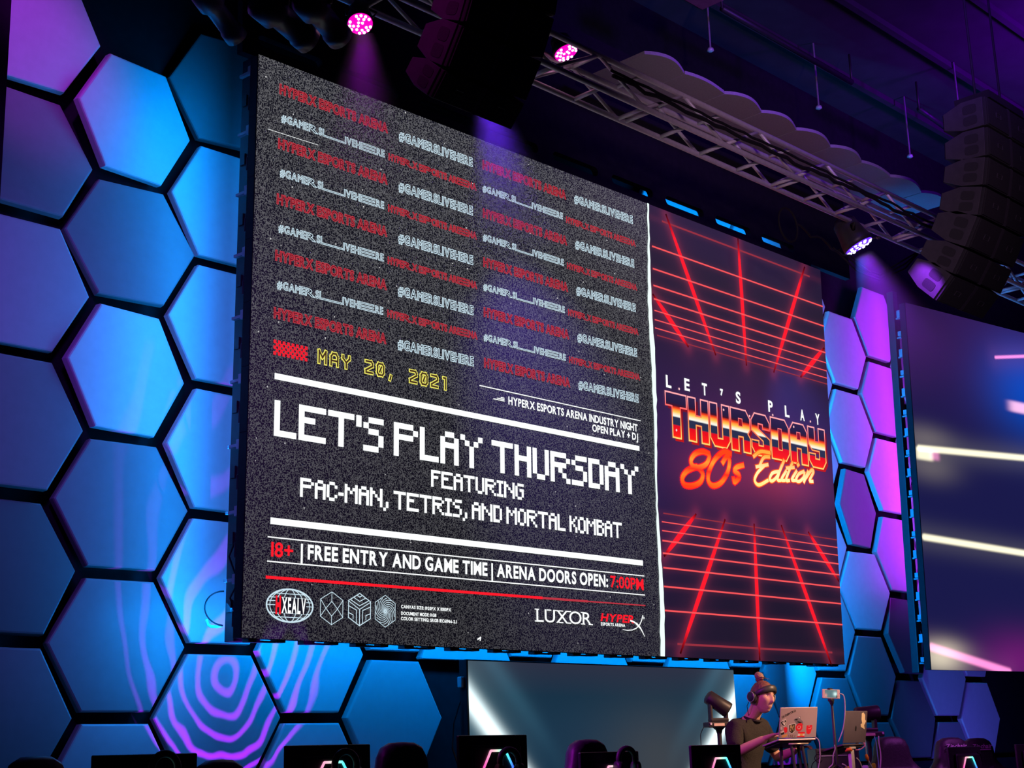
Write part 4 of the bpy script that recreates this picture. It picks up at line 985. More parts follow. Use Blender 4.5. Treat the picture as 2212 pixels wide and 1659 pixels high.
# headsets hooked on the backs of the monitors
def headset(label):
    t = thing('gaming_headset', label, 'headset', group='headsets hooked on the monitor backs')
    m = MB(); m.tube([(0.055 * math.cos(a), 0, 0.060 * math.sin(a)) for a in np.linspace(-.25, PI + .25, 20)], .016, 10); m.build('headband', LEATH, t, True)
    for s in (-1, 1):
        m = MB(); m.lathe([(.02, -.018), (.036, -.014), (.038, .0), (.036, .014), (.02, .018)], 16, frame((s * .058, 0, -.045), (0, 1, 0), (0, 0, 1), (1, 0, 0))); m.build('ear_cup', LEATH, t, True)
    return t
for x, y, lb_ in ((356, 1660, 'leftmost'), (747, 1652, 'second'), (1100, 1645, 'third'), (1354, 1640, 'fourth')):
    p = at(x, y, Y=-3.30); h = headset('dark purple-lit headset hooked on the back of the %s monitor%s' % (lb_, '' if lb_ == 'leftmost' else ' from the left')); h.location = p; h.rotation_euler = (0, 0, -.3)
def chair_backrest(sub=True):
    half = [(.0, .46), (.17, .46), (.225, .52), (.245, .66), (.262, .82), (.275, .93), (.268, 1.0), (.225, 1.06), (.175, 1.11), (.152, 1.17), (.142, 1.23), (.118, 1.275), (.068, 1.298), (.0, 1.302)]
    m = MB(); n = len(half)
    for s in (-1, 1):
        for th0, th1 in (((-1), 1),):
            pass
    # rings of outline at several depths, closed into a padded shell
    out = [(x, z) for x, z in half] + [(-x, z) for x, z in half[-2:0:-1]]
    N = len(out); cz = .88
    def ringv(sc, y): return [Vector((x * sc if sc != 1 else x, y + .10 * abs(x / .28) ** 2 * -1 * (1 if z < 1.06 else .2), cz + (z - cz) * (1 - (1 - sc) * .55))) for x, z in out]
    rings = [ringv(.80, .05), ringv(.95, .045), ringv(1.0, .02), ringv(1.0, -.02), ringv(.93, -.045), ringv(.72, -.05)]
    vs = [v for r in rings for v in r]; fs = []
    for i in range(len(rings) - 1):
        for k in range(N): fs.append((i * N + k, i * N + (k + 1) % N, (i + 1) * N + (k + 1) % N, (i + 1) * N + k))
    for base in (0, (len(rings) - 1) * N):
        h = len(half) - 1
        for k in range(h):
            a, b = k, k + 1; c, d = (N - k - 1) % N, (N - k) % N
            q = [base + a, base + b, base + c, base + d]
            q = list(dict.fromkeys(q))
            if len(q) > 2: fs.append(tuple(q))
    m.add(vs, fs); return m
LET = glow('unused', (0, 0, 0), 0) if False else mat('pale_embroidered_lettering', (.85, .80, .88), .7)
def gaming_chair(label, letter=False):
    t = thing('gaming_chair', label, 'chair', (0, 0, STZ), group='racing style gaming chairs behind the monitors')
    o = chair_backrest().build('backrest', LEATH, t, True)
    m = MB()
    for s in (-1, 1): m.prism([(s * .055, 1.045), (s * .105, 1.06), (s * .115, 1.00), (s * .075, .955)], -.062, .062)
    m.build('harness_opening', mat('opening_trim', (.16, .16, .2), .5) if 'opening_trim' not in bpy.data.materials else bpy.data.materials['opening_trim'], t)
    m = MB(); m.box((0, -.22, .44), (.50, .50, .10), bev=.04); m.build('seat', LEATH, t, True)
    m = MB(); m.tube([(0, -.2, .10), (0, -.2, .40)], .03, 10); m.build('gas_column', METALB, t)
    m = MB()
    for k in range(5): a = 2 * PI * k / 5; m.tube([(0, -.2, .10), (.29 * math.cos(a), -.2 + .29 * math.sin(a), .06)], [.03, .02], 8)
    m.build('star_base', METALB, t)
    for k in range(5):
        a = 2 * PI * k / 5; m = MB(); m.lathe([(.028, -.02), (.03, 0), (.028, .02)], 12, frame((.29 * math.cos(a), -.2 + .29 * math.sin(a), .032), (0, 0, 1), (math.cos(a), math.sin(a), 0), (-math.sin(a), math.cos(a), 0))); m.build('caster', PLAST, t)
    for s in (-1, 1):
        m = MB(); m.tube([(s * .27, -.15, .44), (s * .31, -.15, .50), (s * .31, -.15, .64)], .018, 8); m.box((s * .31, -.2, .655), (.07, .26, .03), bev=.012); m.build('armrest', PLAST, t)
    if letter:
        it = layout('Zipchair', -.105, .105, 1.212, 1.248, .03, .06); m = MB()
        fill(m, [([(p[0] + (p[1] - 1.212) * .2, p[1]) for p in vs], fs, ed) for vs, fs, ed in it], -.066); quad(m, -.105, 1.196, .095, 1.204, -.066)
        m.build('headrest_lettering', LET, t)
    return t
c0 = gaming_chair('dark gaming chair, its rounded top just showing at the far left bottom'); c1 = gaming_chair('dark gaming chair with white headrest lettering, front one of the pair', True)
CH = [(c0, 78, 1633, -2.72, .25, None), (c0, 474, 1641, -2.72, .15, 'dark gaming chair between the first and second monitors'), (c0, 866, 1603, -2.72, -.15, 'dark gaming chair between the second and third monitors'),
      (c0, 1266, 1597, -2.72, -.1, 'dark purple-edged gaming chair rising behind the fourth monitor'), (c0, 1922, 1591, -2.6, -.45, 'dark gaming chair turned aside, right of the cables and white leads'),
      (c1, 2052, 1593, -2.72, -.40, None), (c1, 2108, 1594, -2.55, -.40, 'dark gaming chair with white lettering, right and rear one of the pair')]
used = set()
for src, x, y, Y_, rz, lb_ in CH:
    p = at(x, y, Y=Y_); loc = (p.x, p.y, p.z - 1.302)
    dz = loc[2]
    if lb_ is None: src.location = loc; src.rotation_euler = (0, 0, rz); o = src
    else: o = dup(src, loc, rz, lb_)
    o.location.z = STZ
    k = (p.z - STZ) / 1.302; o.scale = (1, 1, k)

# ------------------------------------------------------------------ skinned figures
def skin_mesh(nodes, edges, sub=2, root=0):
    names = list(nodes); me = bpy.data.meshes.new('s'); me.from_pydata([nodes[n][0] for n in names], [(names.index(a), names.index(b)) for a, b in edges], [])
    o = bpy.data.objects.new('s', me); COL.objects.link(o); o.modifiers.new('k', 'SKIN')
    for k, n in enumerate(names):
        r = nodes[n][1]; d = me.skin_vertices[0].data[k]; d.radius = r if isinstance(r, tuple) else (r, r); d.use_root = (k == root)
    s = o.modifiers.new('u', 'SUBSURF'); s.levels = sub; s.render_levels = sub
    dg = bpy.context.evaluated_depsgraph_get(); ev = bpy.data.meshes.new_from_object(o.evaluated_get(dg))
    v = [x.co.copy() for x in ev.vertices]; f = [tuple(p.vertices) for p in ev.polygons]
    bpy.data.objects.remove(o); bpy.data.meshes.remove(ev); return v, f
def skin_into(mb, *a, **k): v, f = skin_mesh(*a, **k); mb.add(v, f)
SKIN = mat('skin', (.56, .32, .235), .55, var=.06, scale=30, spec=.35)
HAIR = mat('brown_hair', (.16, .065, .045), .6, var=.35, scale=90, bump=.5)
SHIRT = mat('dark_olive_cotton', (.034, .031, .029), .95, var=.15, scale=90, bump=.25, spec=.1)
PANTS = mat('black_trousers', (.02, .02, .025), .9)
base = at(1611, 1598, D=11.05)
BX, BY = base.x, base.y
def LJ(lat, fwd, up): return Vector((lat, -fwd, up))
person = thing('person', 'person in a dark olive shirt with a hair bun, leaning over a silver laptop', 'person', (BX, BY, STZ))
mb = MB()
N = {'pelvis': (LJ(0, -.05, .93), (.125, .09)), 'waist': (LJ(0, -.04, 1.08), (.11, .08)), 'chest': (LJ(0, -.01, 1.24), (.115, .08)), 'uchest': (LJ(0, .015, 1.36), (.095, .065)),
     'neck0': (LJ(0, .06, 1.43), .056), 'neck1': (LJ(0, .125, 1.515), .055), 'skull': (LJ(0, .15, 1.57), .06)}
E_ = [('pelvis', 'waist'), ('waist', 'chest'), ('chest', 'uchest'), ('uchest', 'neck0'), ('neck0', 'neck1'), ('neck1', 'skull')]
ARM = {-1: dict(sh=LJ(-.165, .035, 1.375), el=LJ(-.255, .075, 1.19), wr=LJ(-.150, .285, 1.295)), 1: dict(sh=LJ(.165, .035, 1.375), el=LJ(.25, .10, 1.15), wr=LJ(.165, .330, 1.205))}
for s, nm in ((-1, 'r'), (1, 'l')):
    a = ARM[s]
    N['sh' + nm] = (a['sh'], .058); N['ua' + nm] = (a['sh'].lerp(a['el'], .5), .047); N['el' + nm] = (a['el'], .040); N['fa' + nm] = (a['el'].lerp(a['wr'], .35), .040); N['wr' + nm] = (a['wr'], (.028, .025))
    N['hip' + nm] = (LJ(.085 * s, -.05, .86), .088); N['kn' + nm] = (LJ(.10 * s, -.02, .48), .058); N['an' + nm] = (LJ(.105 * s, -.06, .09), .040); N['toe' + nm] = (LJ(.12 * s, .10, .04), .036)
    E_ += [('uchest', 'sh' + nm), ('sh' + nm, 'ua' + nm), ('ua' + nm, 'el' + nm), ('el' + nm, 'fa' + nm), ('fa' + nm, 'wr' + nm), ('pelvis', 'hip' + nm), ('hip' + nm, 'kn' + nm), ('kn' + nm, 'an' + nm), ('an' + nm, 'toe' + nm)]
skin_into(mb, N, E_)
def hand(mb, wr, d, up, s):
    """palm and five bent fingers; d along the hand, up out of its back, s = +1 left hand"""
    d = d.normalized(); up = (up - d * up.dot(d)).normalized(); lat = d.cross(up) * s      # towards the thumb
    kn = []
    nodes = {'w0': (wr - d * .045, (.025, .022)), 'w': (wr, (.027, .021)), 'p': (wr + d * .045, (.038, .016)), 'k': (wr + d * .085, (.038, .013))}
    skin_into(mb, nodes, [('w0', 'w'), ('w', 'p'), ('p', 'k')])
    for q, (off, L, bend) in enumerate(((.028, .070, .35), (.010, .078, .55), (-.010, .072, .65), (-.028, .056, .75))):
        b0 = wr + d * .075 + lat * off; L1, L2, L3 = L * .45, L * .32, L * .25
        d1 = (d - up * math.tan(bend * .45)).normalized(); d2 = (d - up * math.tan(bend * 1.0)).normalized(); d3 = (d - up * math.tan(min(1.3, bend * 1.6))).normalized()
        p1 = b0 + d * .015 + d1 * L1 + lat * off * .12; p2 = p1 + d2 * L2; p3 = p2 + d3 * L3
        skin_into(mb, {'a': (b0, .0092), 'b': (p1, .0086), 'c': (p2, .0078), 'd': (p3, .0066)}, [('a', 'b'), ('b', 'c'), ('c', 'd')])
    b0 = wr + d * .028 + lat * .026; p1 = b0 + (d * .55 + lat * .75 - up * .25).normalized() * .040; p2 = p1 + (d * .85 + lat * .35 - up * .3).normalized() * .030; p3 = p2 + (d * .95 + lat * .1 - up * .35).normalized() * .022
    skin_into(mb, {'a': (b0, .0115), 'b': (p1, .010), 'c': (p2, .0090), 'd': (p3, .0075)}, [('a', 'b'), ('b', 'c'), ('c', 'd')])
hand(mb, ARM[-1]['wr'], LJ(.25, .85, .28), LJ(-.15, -.30, .95), -1)
hand(mb, ARM[1]['wr'], LJ(-.25, .9, .22), LJ(0, -.25, 1), 1)
# head: shaped ellipsoid with face
HC = LJ(0, .175, 1.590); HR = Matrix.Rotation(math.radians(9), 3, 'X') @ Matrix.Rotation(math.radians(-10), 3, 'Z')      # nose dips and turns a little to the camera
def head_pt(v): return HR @ Vector((v[0], -v[1], v[2])) + HC
def gs(x, s): return math.exp(-(x / s) ** 2)
def head_surf(n=56, m=44):
    vs = []
    for i in range(m + 1):
        th = PI * i / m
        for k in range(n):
            ph = 2 * PI * k / n
            ux, uy, uz = math.sin(th) * math.sin(ph), math.sin(th) * math.cos(ph), math.cos(th)
            x, y, z = .074 * ux, .096 * uy, .115 * uz
            if z < 0:
                t = -z / .115; x *= 1 - .30 * t ** 1.3; y = y * (1 - .10 * t) + .018 * t * (1 if y > -.02 else 1.6)
            if uy > 0.15:
                fr = min(1, (uy - .15) / .4)
                y += fr * (.024 * gs(x, .011) * gs(z + .022, .014) + .016 * gs(x, .009) * gs(z - .004, .022) + .006 * gs(x, .030) * gs(z - .040, .010))
                y -= fr * .012 * gs(abs(x) - .030, .015) * gs(z - .020, .011)
                y += fr * (.008 * gs(x, .024) * gs(z + .058, .007) + .007 * gs(x, .022) * gs(z + .069, .007) - .005 * gs(x, .024) * gs(z + .0635, .0035) + .010 * gs(x, .022) * gs(z + .097, .014))
                y += fr * .005 * gs(abs(x) - .045, .016) * gs(z + .010, .016)
                y -= fr * .004 * gs(abs(x) - .035, .02) * gs(z + .055, .02)
            vs.append(head_pt((x, y, z)))
    fs = []
    for i in range(m):
        for k in range(n): fs.append((i * n + k, (i + 1) * n + k, (i + 1) * n + (k + 1) % n, i * n + (k + 1) % n))
    return vs, fs
mb.add(*head_surf())
for s in (-1, 1): mb.ellipsoid(head_pt((s * .075, -.008, -.002)), (.010, .020, .030), HR, 12)
body_o = mb.build('body', SKIN, person, True)
r_ = body_o.modifiers.new('one_skin', 'REMESH'); r_.mode = 'VOXEL'; r_.voxel_size = .0046; r_.use_smooth_shade = True
sm = body_o.modifiers.new('soft', 'SMOOTH'); sm.factor = .5; sm.iterations = 2
def face_y(x, z):
    uz = max(-1, min(1, z / .115)); t = max(0, -uz); ux = x / (.074 * (1 - .30 * t ** 1.3)); uy = math.sqrt(max(0.0, 1 - ux * ux - uz * uz)); y = .096 * uy
    if t > 0: y = y * (1 - .10 * t) + .018 * t
    fr = min(1, max(0, (uy - .15) / .4))
    y += fr * (.024 * gs(x, .011) * gs(z + .022, .014) + .016 * gs(x, .009) * gs(z - .004, .022) + .006 * gs(x, .030) * gs(z - .040, .010)) - fr * .012 * gs(abs(x) - .030, .015) * gs(z - .020, .011)
    return y + fr * (.008 * gs(x, .024) * gs(z + .058, .007) + .007 * gs(x, .022) * gs(z + .069, .007) - .005 * gs(x, .024) * gs(z + .0635, .0035) + .010 * gs(x, .022) * gs(z + .097, .014))
EYE = mat('eye_white', (.75, .72, .70), .2, var=.02); IRIS = mat('dark_brown_iris', (.03, .015, .01), .2)
for s in (-1, 1):
    m = MB(); m.ellipsoid(head_pt((s * .030, face_y(.030, .018) - .0055, .018)), (.0110, .0095, .0062), HR, 14); e = m.build('eye', EYE, person, True)
    m = MB(); m.ellipsoid(head_pt((s * .030 + .002, face_y(.030, .018) + .0028, .0170)), (.0062, .0030, .0050), HR, 10); m.build('iris', IRIS, e, True)
    m = MB(); m.tube([head_pt((s * (.013 + .012 * q), face_y(.013 + .012 * q, .036) + .001, .036 + .003 * math.sin(q * 1.1))) for q in range(4)], [.0025, .0034, .003, .0015], 6); m.build('eyebrow', HAIR, person, True)
m = MB(); m.tube([head_pt((.021 * t, face_y(.021 * t, -.0625) - .0005, -.0635 + .002 * abs(t))) for t in np.linspace(-1, 1, 9)], [.001, .0018, .0024, .0027, .0027, .0027, .0024, .0018, .001], 6); m.build('lips', mat('lips', (.36, .13, .12), .5), person, True)
m = MB()
def hair_cap(n=48, mm=22):
    vs = []; fs = []
    for i in range(mm + 1):
        th = (PI * .66) * i / mm
        for k in range(n):
            ph = 2 * PI * k / n; ux, uy, uz = math.sin(th) * math.sin(ph), math.sin(th) * math.cos(ph), math.cos(th)
            lim = PI * (.66 if uy < .1 * math.sin(th) else .66 - .36 * min(1, (uy / max(.01, math.sin(th)) - .1) / .55))
            t2 = min(th, lim); ux, uy, uz = math.sin(t2) * math.sin(ph), math.sin(t2) * math.cos(ph), math.cos(t2)
            rip = 1 + .012 * math.sin(ph * 18)
            vs.append(head_pt((.0805 * ux * rip, .1025 * uy * rip - .002, .1215 * uz + .001)))
    for i in range(mm):
        for k in range(n): fs.append((i * n + k, (i + 1) * n + k, (i + 1) * n + (k + 1) % n, i * n + (k + 1) % n))
    return vs, fs
m.add(*hair_cap()); m.ellipsoid(head_pt((0, -.040, .120)), (.028, .030, .018), HR, 14)
hair = m.build('hair', HAIR, person, True)
m = MB(); m.ellipsoid(head_pt((0, -.045, .148)), (.034, .040, .030), HR @ Matrix.Rotation(.5, 3, 'X'), 18); m.ellipsoid(head_pt((-.004, -.022, .135)), (.018, .024, .014), HR, 12)
for q in range(5): m.tube([head_pt((.01 * (q - 2), -.02, .14)), head_pt((.012 * (q - 2), .012 + .006 * q, .150 - .004 * q))], [.004, .0012], 5)
m.build('hair_bun', mat('light_brown_hair', (.26, .15, .10), .6, var=.35, scale=80, bump=.5), hair, True)
# shirt and trousers
mb = MB()
SN = {'hem': (LJ(0, -.055, .88), (.175, .135)), 'pelvis': (LJ(0, -.055, .97), (.172, .132)), 'waist': (LJ(0, -.045, 1.09), (.165, .130)), 'chest': (LJ(0, -.005, 1.24), (.170, .130)), 'uchest': (LJ(0, .02, 1.355), (.140, .105)), 'neck0': (LJ(0, .055, 1.420), (.080, .078))}
SE = [('hem', 'pelvis'), ('pelvis', 'waist'), ('waist', 'chest'), ('chest', 'uchest'), ('uchest', 'neck0')]
for s, nm in ((-1, 'r'), (1, 'l')):
    a = ARM[s]; SN['sh' + nm] = (a['sh'] + LJ(.008 * s, 0, .0), .074); SN['ua' + nm] = (a['sh'].lerp(a['el'], .5), .070); SN['cf' + nm] = (a['sh'].lerp(a['el'], .86), .068)
    SE += [('uchest', 'sh' + nm), ('sh' + nm, 'ua' + nm), ('ua' + nm, 'cf' + nm)]
skin_into(mb, SN, SE)
sh_o = mb.build('shirt', SHIRT, person, True)
tx = bpy.data.textures.new('folds', 'CLOUDS'); tx.noise_scale = .09
d_ = sh_o.modifiers.new('fine', 'SUBSURF'); d_.levels = 1; d_.render_levels = 1
d_ = sh_o.modifiers.new('folds', 'DISPLACE'); d_.texture = tx; d_.strength = .016; d_.mid_level = .3
m = MB(); m.tube([LJ(.064 * math.cos(a), .078 + .060 * math.sin(a), 1.438 - .020 * math.sin(a)) for a in np.linspace(0, 2 * PI, 25)], .010, 8, caps=False); m.build('collar', SHIRT, sh_o, True)
mb = MB()
PN = {'top': (LJ(0, -.05, .94), (.155, .115))}; PE = []
for s, nm in ((-1, 'r'), (1, 'l')):
    PN['hip' + nm] = (LJ(.088 * s, -.05, .84), .100); PN['kn' + nm] = (LJ(.10 * s, -.02, .48), .075); PN['an' + nm] = (LJ(.105 * s, -.06, .08), .062); PE += [('top', 'hip' + nm), ('hip' + nm, 'kn' + nm), ('kn' + nm, 'an' + nm)]
skin_into(mb, PN, PE); mb.build('trousers', PANTS, person, True)
mb = MB()
for s in (-1, 1):
    skin_into(mb, {'h': (LJ(.105 * s, -.09, .045), .044), 'm': (LJ(.11 * s, .02, .042), .046), 't': (LJ(.12 * s, .13, .036), .036)}, [('h', 'm'), ('m', 't')])
mb.build('shoes', PANTS, person, True)
# headphones pushed forward over the brow
hp = thing('headphones', 'thick black headphones worn with the band across the brow of the person', 'headphones', (BX, BY, STZ))
m = MB(); arc = [head_pt((.089 * math.cos(a), -.008 + .106 * math.sin(a), .012 + .064 * math.sin(a))) for a in np.linspace(0, PI, 29)]
vs_ = []; fs_ = []; nb = 12
for q_, p_ in enumerate(arc):
    a_ = PI * q_ / 28; out = (HR @ Vector((math.cos(a_), -math.sin(a_), .25 * math.sin(a_)))).normalized(); upv = (HR @ Vector((0, .30, 1))).normalized(); w_ = .012 + .012 * math.sin(a_) ** .7; th_ = .006 + .005 * math.sin(a_)
    for k_ in range(nb): vs_.append(p_ + upv * w_ * math.cos(2 * PI * k_ / nb) + out * th_ * math.sin(2 * PI * k_ / nb))
for q_ in range(28):
    for k_ in range(nb): fs_.append((q_ * nb + k_, q_ * nb + (k_ + 1) % nb, (q_ + 1) * nb + (k_ + 1) % nb, (q_ + 1) * nb + k_))
m.add(vs_, fs_); m.build('headband', mat('black_band_padding', (.04, .042, .04), .45), hp, True)
for s in (-1, 1):
    fm = frame(head_pt((s * .082, -.012, -.002)), HR @ Vector((0, 1, 0)), HR @ Vector((0, 0, s)), HR @ Vector((s, 0, 0)))
    m = MB(); m.lathe([(.026, -.006), (.040, -.003), (.043, .006), (.042, .018), (.036, .028), (.02, .031)], 24, fm); c_ = m.build('ear_cup', PLAST, hp, True)
    m = MB(); m.tube([fm @ Vector((.036 * math.cos(a), .036 * math.sin(a), .0285)) for a in np.linspace(0, 2 * PI, 33)], .0022, 6, caps=False); m.build('cup_trim', BRACK, c_, True)
    m = MB(); m.box(head_pt((s * .092, .012, .018)), (.012, .03, .018), HR, bev=.004); m.build('hinge', METALB, hp)
m = MB(); m.tube([head_pt((-.10, -.03, -.03)), head_pt((-.108, -.045, -.07)), head_pt((-.09, -.05, -.115)), head_pt((-.05, -.07, -.16))], .0025, 5); m.build('headphone_cable', BLACK, hp, True)

# ------------------------------------------------------------------ laptops, stands and small gear around the person
SILV = mat('silver_aluminium_lid', (.60, .47, .50), .38, metal=.35, var=.04, scale=8); DKLID = mat('dark_laptop_lid', (.10, .085, .11), .45, var=.06)
def laptop(label, px, py, D, w, mtl, W_=.315, H_=.218, tilt=14, slope=14):
    p = at(px, py, D=D); t = thing('laptop', label, 'laptop', p, (0, 0, math.atan2(w[1], w[0])))
    L_ = Matrix.Rotation(math.radians(tilt), 3, 'X')
    m = MB(); m.box(L_ @ Vector((0, 0, H_ / 2 + .004)), (W_, .006, H_), L_, bev=.0028); lid = m.build('lid', mtl, t)
    B_ = Matrix.Rotation(math.radians(-slope), 3, 'X')
    m = MB(); m.box(B_ @ Vector((0, .112, -.006)), (W_, .22, .012), B_, bev=.003); bs = m.build('base', mtl, t)
    m = MB()
    for r in range(5):
        for c in range(13): m.box(B_ @ Vector((-.132 + .022 * c, .04 + .019 * r, .0012)), (.017, .014, .002), B_)
    m.build('keyboard', PLAST, bs)
    m = MB(); m.box(L_ @ Vector((0, .0036, H_ / 2 + .006)), (W_ - .014, .0012, H_ - .016), L_); m.build('display', glow('laptop_display_light', (.35, .42, .6), .25), lid)
    return t, lid, L_, B_
# silver laptop with stickers
lp, lid, L_, B_ = laptop('silver laptop with an open lid covered in stickers, in front of the person', 1722, 1595, 10.62, (.92, -.39), SILV, slope=10)
def zx(x, y): return ((x - 370) / 1320 * .315 - .1575, (1345 - y) / 1055 * .218 + .003)
def sticker(name, polys, label=None):
    """flat sticker pieces on the outside of the lid: list of (polygon in lid x,z, material, layer)"""
    o0 = None; ms = [p[1] for p in polys]; m = MB(); mats = []
    for poly, mt, lay in polys:
        if mt not in mats: mats.append(mt)
        y0 = -.0032 - .0005 * lay; n = len(poly)
        vs = [L_ @ Vector((x, y0, z)) for x, z in poly] + [L_ @ Vector((x, -.0028, z)) for x, z in poly]
        m.add(vs, [tuple(range(n))] + [(i, i + n, (i + 1) % n + n, (i + 1) % n) for i in range(n)], mats.index(mt))
    o = m.build(name, mats, lid)
    if label: o['label'] = label
    return o
SB = mat('sticker_black', (.012, .012, .014), .5); SW = mat('sticker_white', (.80, .74, .72), .5); SG_ = mat('sticker_gold', (.42, .30, .15), .5); SR = mat('sticker_red', (.80, .02, .04), .45); SO = mat('sticker_orange', (.80, .38, .10), .5); SGR = mat('sticker_grey', (.20, .19, .23), .5); SPK = mat('sticker_pink', (.85, .35, .38), .5); SBR = mat('sticker_brown_letter', (.30, .18, .15), .6)
P_ = lambda *pts: [zx(*p) for p in pts]
def letters(text, x0, y0, x1, y1, mt, rot=0, bold=.03):
    a = zx(x0, y1); b = zx(x1, y0); it = layout(text, a[0], b[0], a[1], b[1], bold, .08); c = Vector(((a[0] + b[0]) / 2, (a[1] + b[1]) / 2)); out = []
    for vs, fs, ed in it:
        q = [Vector(v) - c for v in vs]; q = [(v.x * math.cos(rot) - v.y * math.sin(rot) + c.x, v.x * math.sin(rot) + v.y * math.cos(rot) + c.y) for v in q]
        for f in fs: out.append(([q[i] for i in f], mt, 1))
    return out
sticker('lettering_sticker', letters('DI DENTRO', 420, 470, 930, 540, SB, .40), 'black slanted lettering sticker reading DI DENTRO')
sticker('shield_sticker', [(P_((395, 790), (475, 715), (575, 665), (615, 760), (610, 860), (550, 945), (470, 920)), SW, 0), (P_((405, 795), (480, 735), (570, 685), (600, 765), (595, 850), (545, 925), (475, 895)), SB, 1),
        (P_((455, 800), (540, 755), (580, 800), (560, 880), (530, 905), (500, 850)), SW, 2), (P_((470, 745), (575, 690), (580, 715), (480, 765)), SW, 2), (P_((500, 800), (550, 780), (545, 800), (505, 815)), SB, 3)], 'black and silver shield sticker')
sticker('gold_shield_sticker', [(P_((690, 885), (905, 825), (930, 870), (930, 1100), (825, 1195), (720, 1135), (695, 1000)), SW, 0), (P_((705, 895), (895, 850), (915, 880), (912, 1090), (825, 1172), (735, 1120), (712, 1000)), SB, 1),
        (P_((735, 905), (880, 875), (890, 900), (888, 1070), (825, 1135), (758, 1100), (738, 1000)), SG_, 2), (P_((760, 1000), (785, 990), (825, 1080), (860, 975), (885, 970), (835, 1130), (815, 1130)), SB, 3), (P_((815, 880), (875, 865), (820, 960)), SB, 3)], 'gold and black shield sticker with a V')
sticker('cat_sticker', [(P_((870, 690), (975, 650), (1085, 590), (1095, 690), (1195, 780), (1205, 900), (1110, 880), (990, 890), (930, 800), (870, 740)), SGR, 0), (P_((890, 690), (985, 680), (1000, 730), (930, 735)), SB, 1), (P_((1020, 640), (1070, 615), (1070, 670)), SW, 1), (P_((1000, 760), (1150, 800), (1120, 850), (1000, 800)), SB, 1)])
sticker('round_sticker', [([zx(1065 + 125 * math.cos(a), 985 + 130 * math.sin(a)) for a in np.linspace(0, 2 * PI, 29)[:-1]], SR, 1), ([zx(1060 + 62 * math.cos(a), 975 + 70 * math.sin(a)) for a in np.linspace(0, 2 * PI, 25)[:-1]], SPK, 2), ([zx(1060 + 35 * math.cos(a), 970 + 40 * math.sin(a)) for a in np.linspace(0, 2 * PI, 21)[:-1]], SR, 3), (P_((1010, 850), (1130, 820), (1190, 880), (1180, 920), (1000, 920)), SR, 2)], 'round red sticker')
sticker('striped_sticker', [(P_((1040, 1130), (1280, 1140), (1275, 1200), (1050, 1195)), SR, 0), (P_((1040, 1195), (1275, 1200), (1272, 1270), (1035, 1275)), SW, 0), (P_((1120, 1195), (1210, 1198), (1210, 1272), (1120, 1273)), SO, 1), (P_((1015, 1275), (1275, 1270), (1275, 1320), (1015, 1315)), SR, 0)], 'red and cream striped sticker')
sticker('red_patch_sticker', [(P_((1330, 920), (1530, 900), (1535, 1010), (1480, 1190), (1420, 1225), (1345, 1190), (1325, 1040)), SR, 0), (P_((1400, 935), (1440, 930), (1440, 955), (1400, 960)), SPK, 1), (P_((1470, 970), (1500, 968), (1500, 995), (1470, 998)), SPK, 1), (P_((1390, 1025), (1490, 1020), (1485, 1040), (1395, 1045)), SPK, 1)], 'plain red patch sticker')
sticker('small_red_sticker', [(P_((525, 985), (590, 945), (650, 985), (655, 1120), (590, 1170), (545, 1110)), SR, 0), (P_((400, 1110), (545, 1070), (550, 1120), (440, 1160)), SW, 0), (P_((430, 1170), (545, 1120), (550, 1195), (455, 1225)), SB, 0), ([zx(440 + 40 * math.cos(a), 995 + 60 * math.sin(a)) for a in np.linspace(0, 2 * PI, 21)[:-1]], SW, 0), (P_((475, 1245), (670, 1185), (650, 1260), (540, 1310), (480, 1300)), SO, 1)])
sticker('red_letter_sticker', letters('UNLV', 710, 1225, 960, 1315, SBR, 0, .0))
# stand under it
hz = lp.location.z
st = thing('laptop_stand', 'slim black laptop stand with crossed legs under the silver laptop', 'stand', (lp.location.x, lp.location.y, STZ), lp.rotation_euler)
hh_ = hz - STZ
def T_(v): return B_ @ Vector(v) + Vector((0, 0, hh_ - .014))
m = MB(); m.box(T_((0, .125, -.008)), (.27, .20, .008), B_, bev=.003); m.build('tray', METALB, st)
m = MB(); m.tube([T_((-.08, -.004, -.025)), T_((.085, -.004, -.025))], .006, 8); m.build('front_bar', mat('brass_tinted_bar', (.6, .5, .4), .35, metal=.6), st, True)
for a, b in (((-.045, .02), (-.02, -.16)), ((.045, .02), (.10, -.16)), ((-.045, .15), (-.10, .14)), ((.10, .15), (.20, .14))):
    m = MB(); m.tube([T_((a[0], a[1], -.016)), (b[0], b[1], .012)], .011, 8); m.build('leg', METALB, st, True)
# table for the phone stand, the dark laptop's stand and the small boxes
tc_ = at(1852, 1664, D=10.80); TZ = tc_.z - .02
gt = thing('gear_table', 'small black table carrying the phone stand, silver post stand and boxes', 'table', (tc_.x, tc_.y, STZ), (0, 0, -.55)); zt = TZ - STZ
m = MB(); m.box((0, 0, zt - .0125), (.80, .62, .025), bev=.004); m.build('table_top', METALB, gt)
for sx in (-.36, .36):
    for sy in (-.27, .27): m = MB(); m.tube([(sx, sy, 0), (sx, sy, zt - .025)], .015, 8); m.build('leg', METALB, gt)
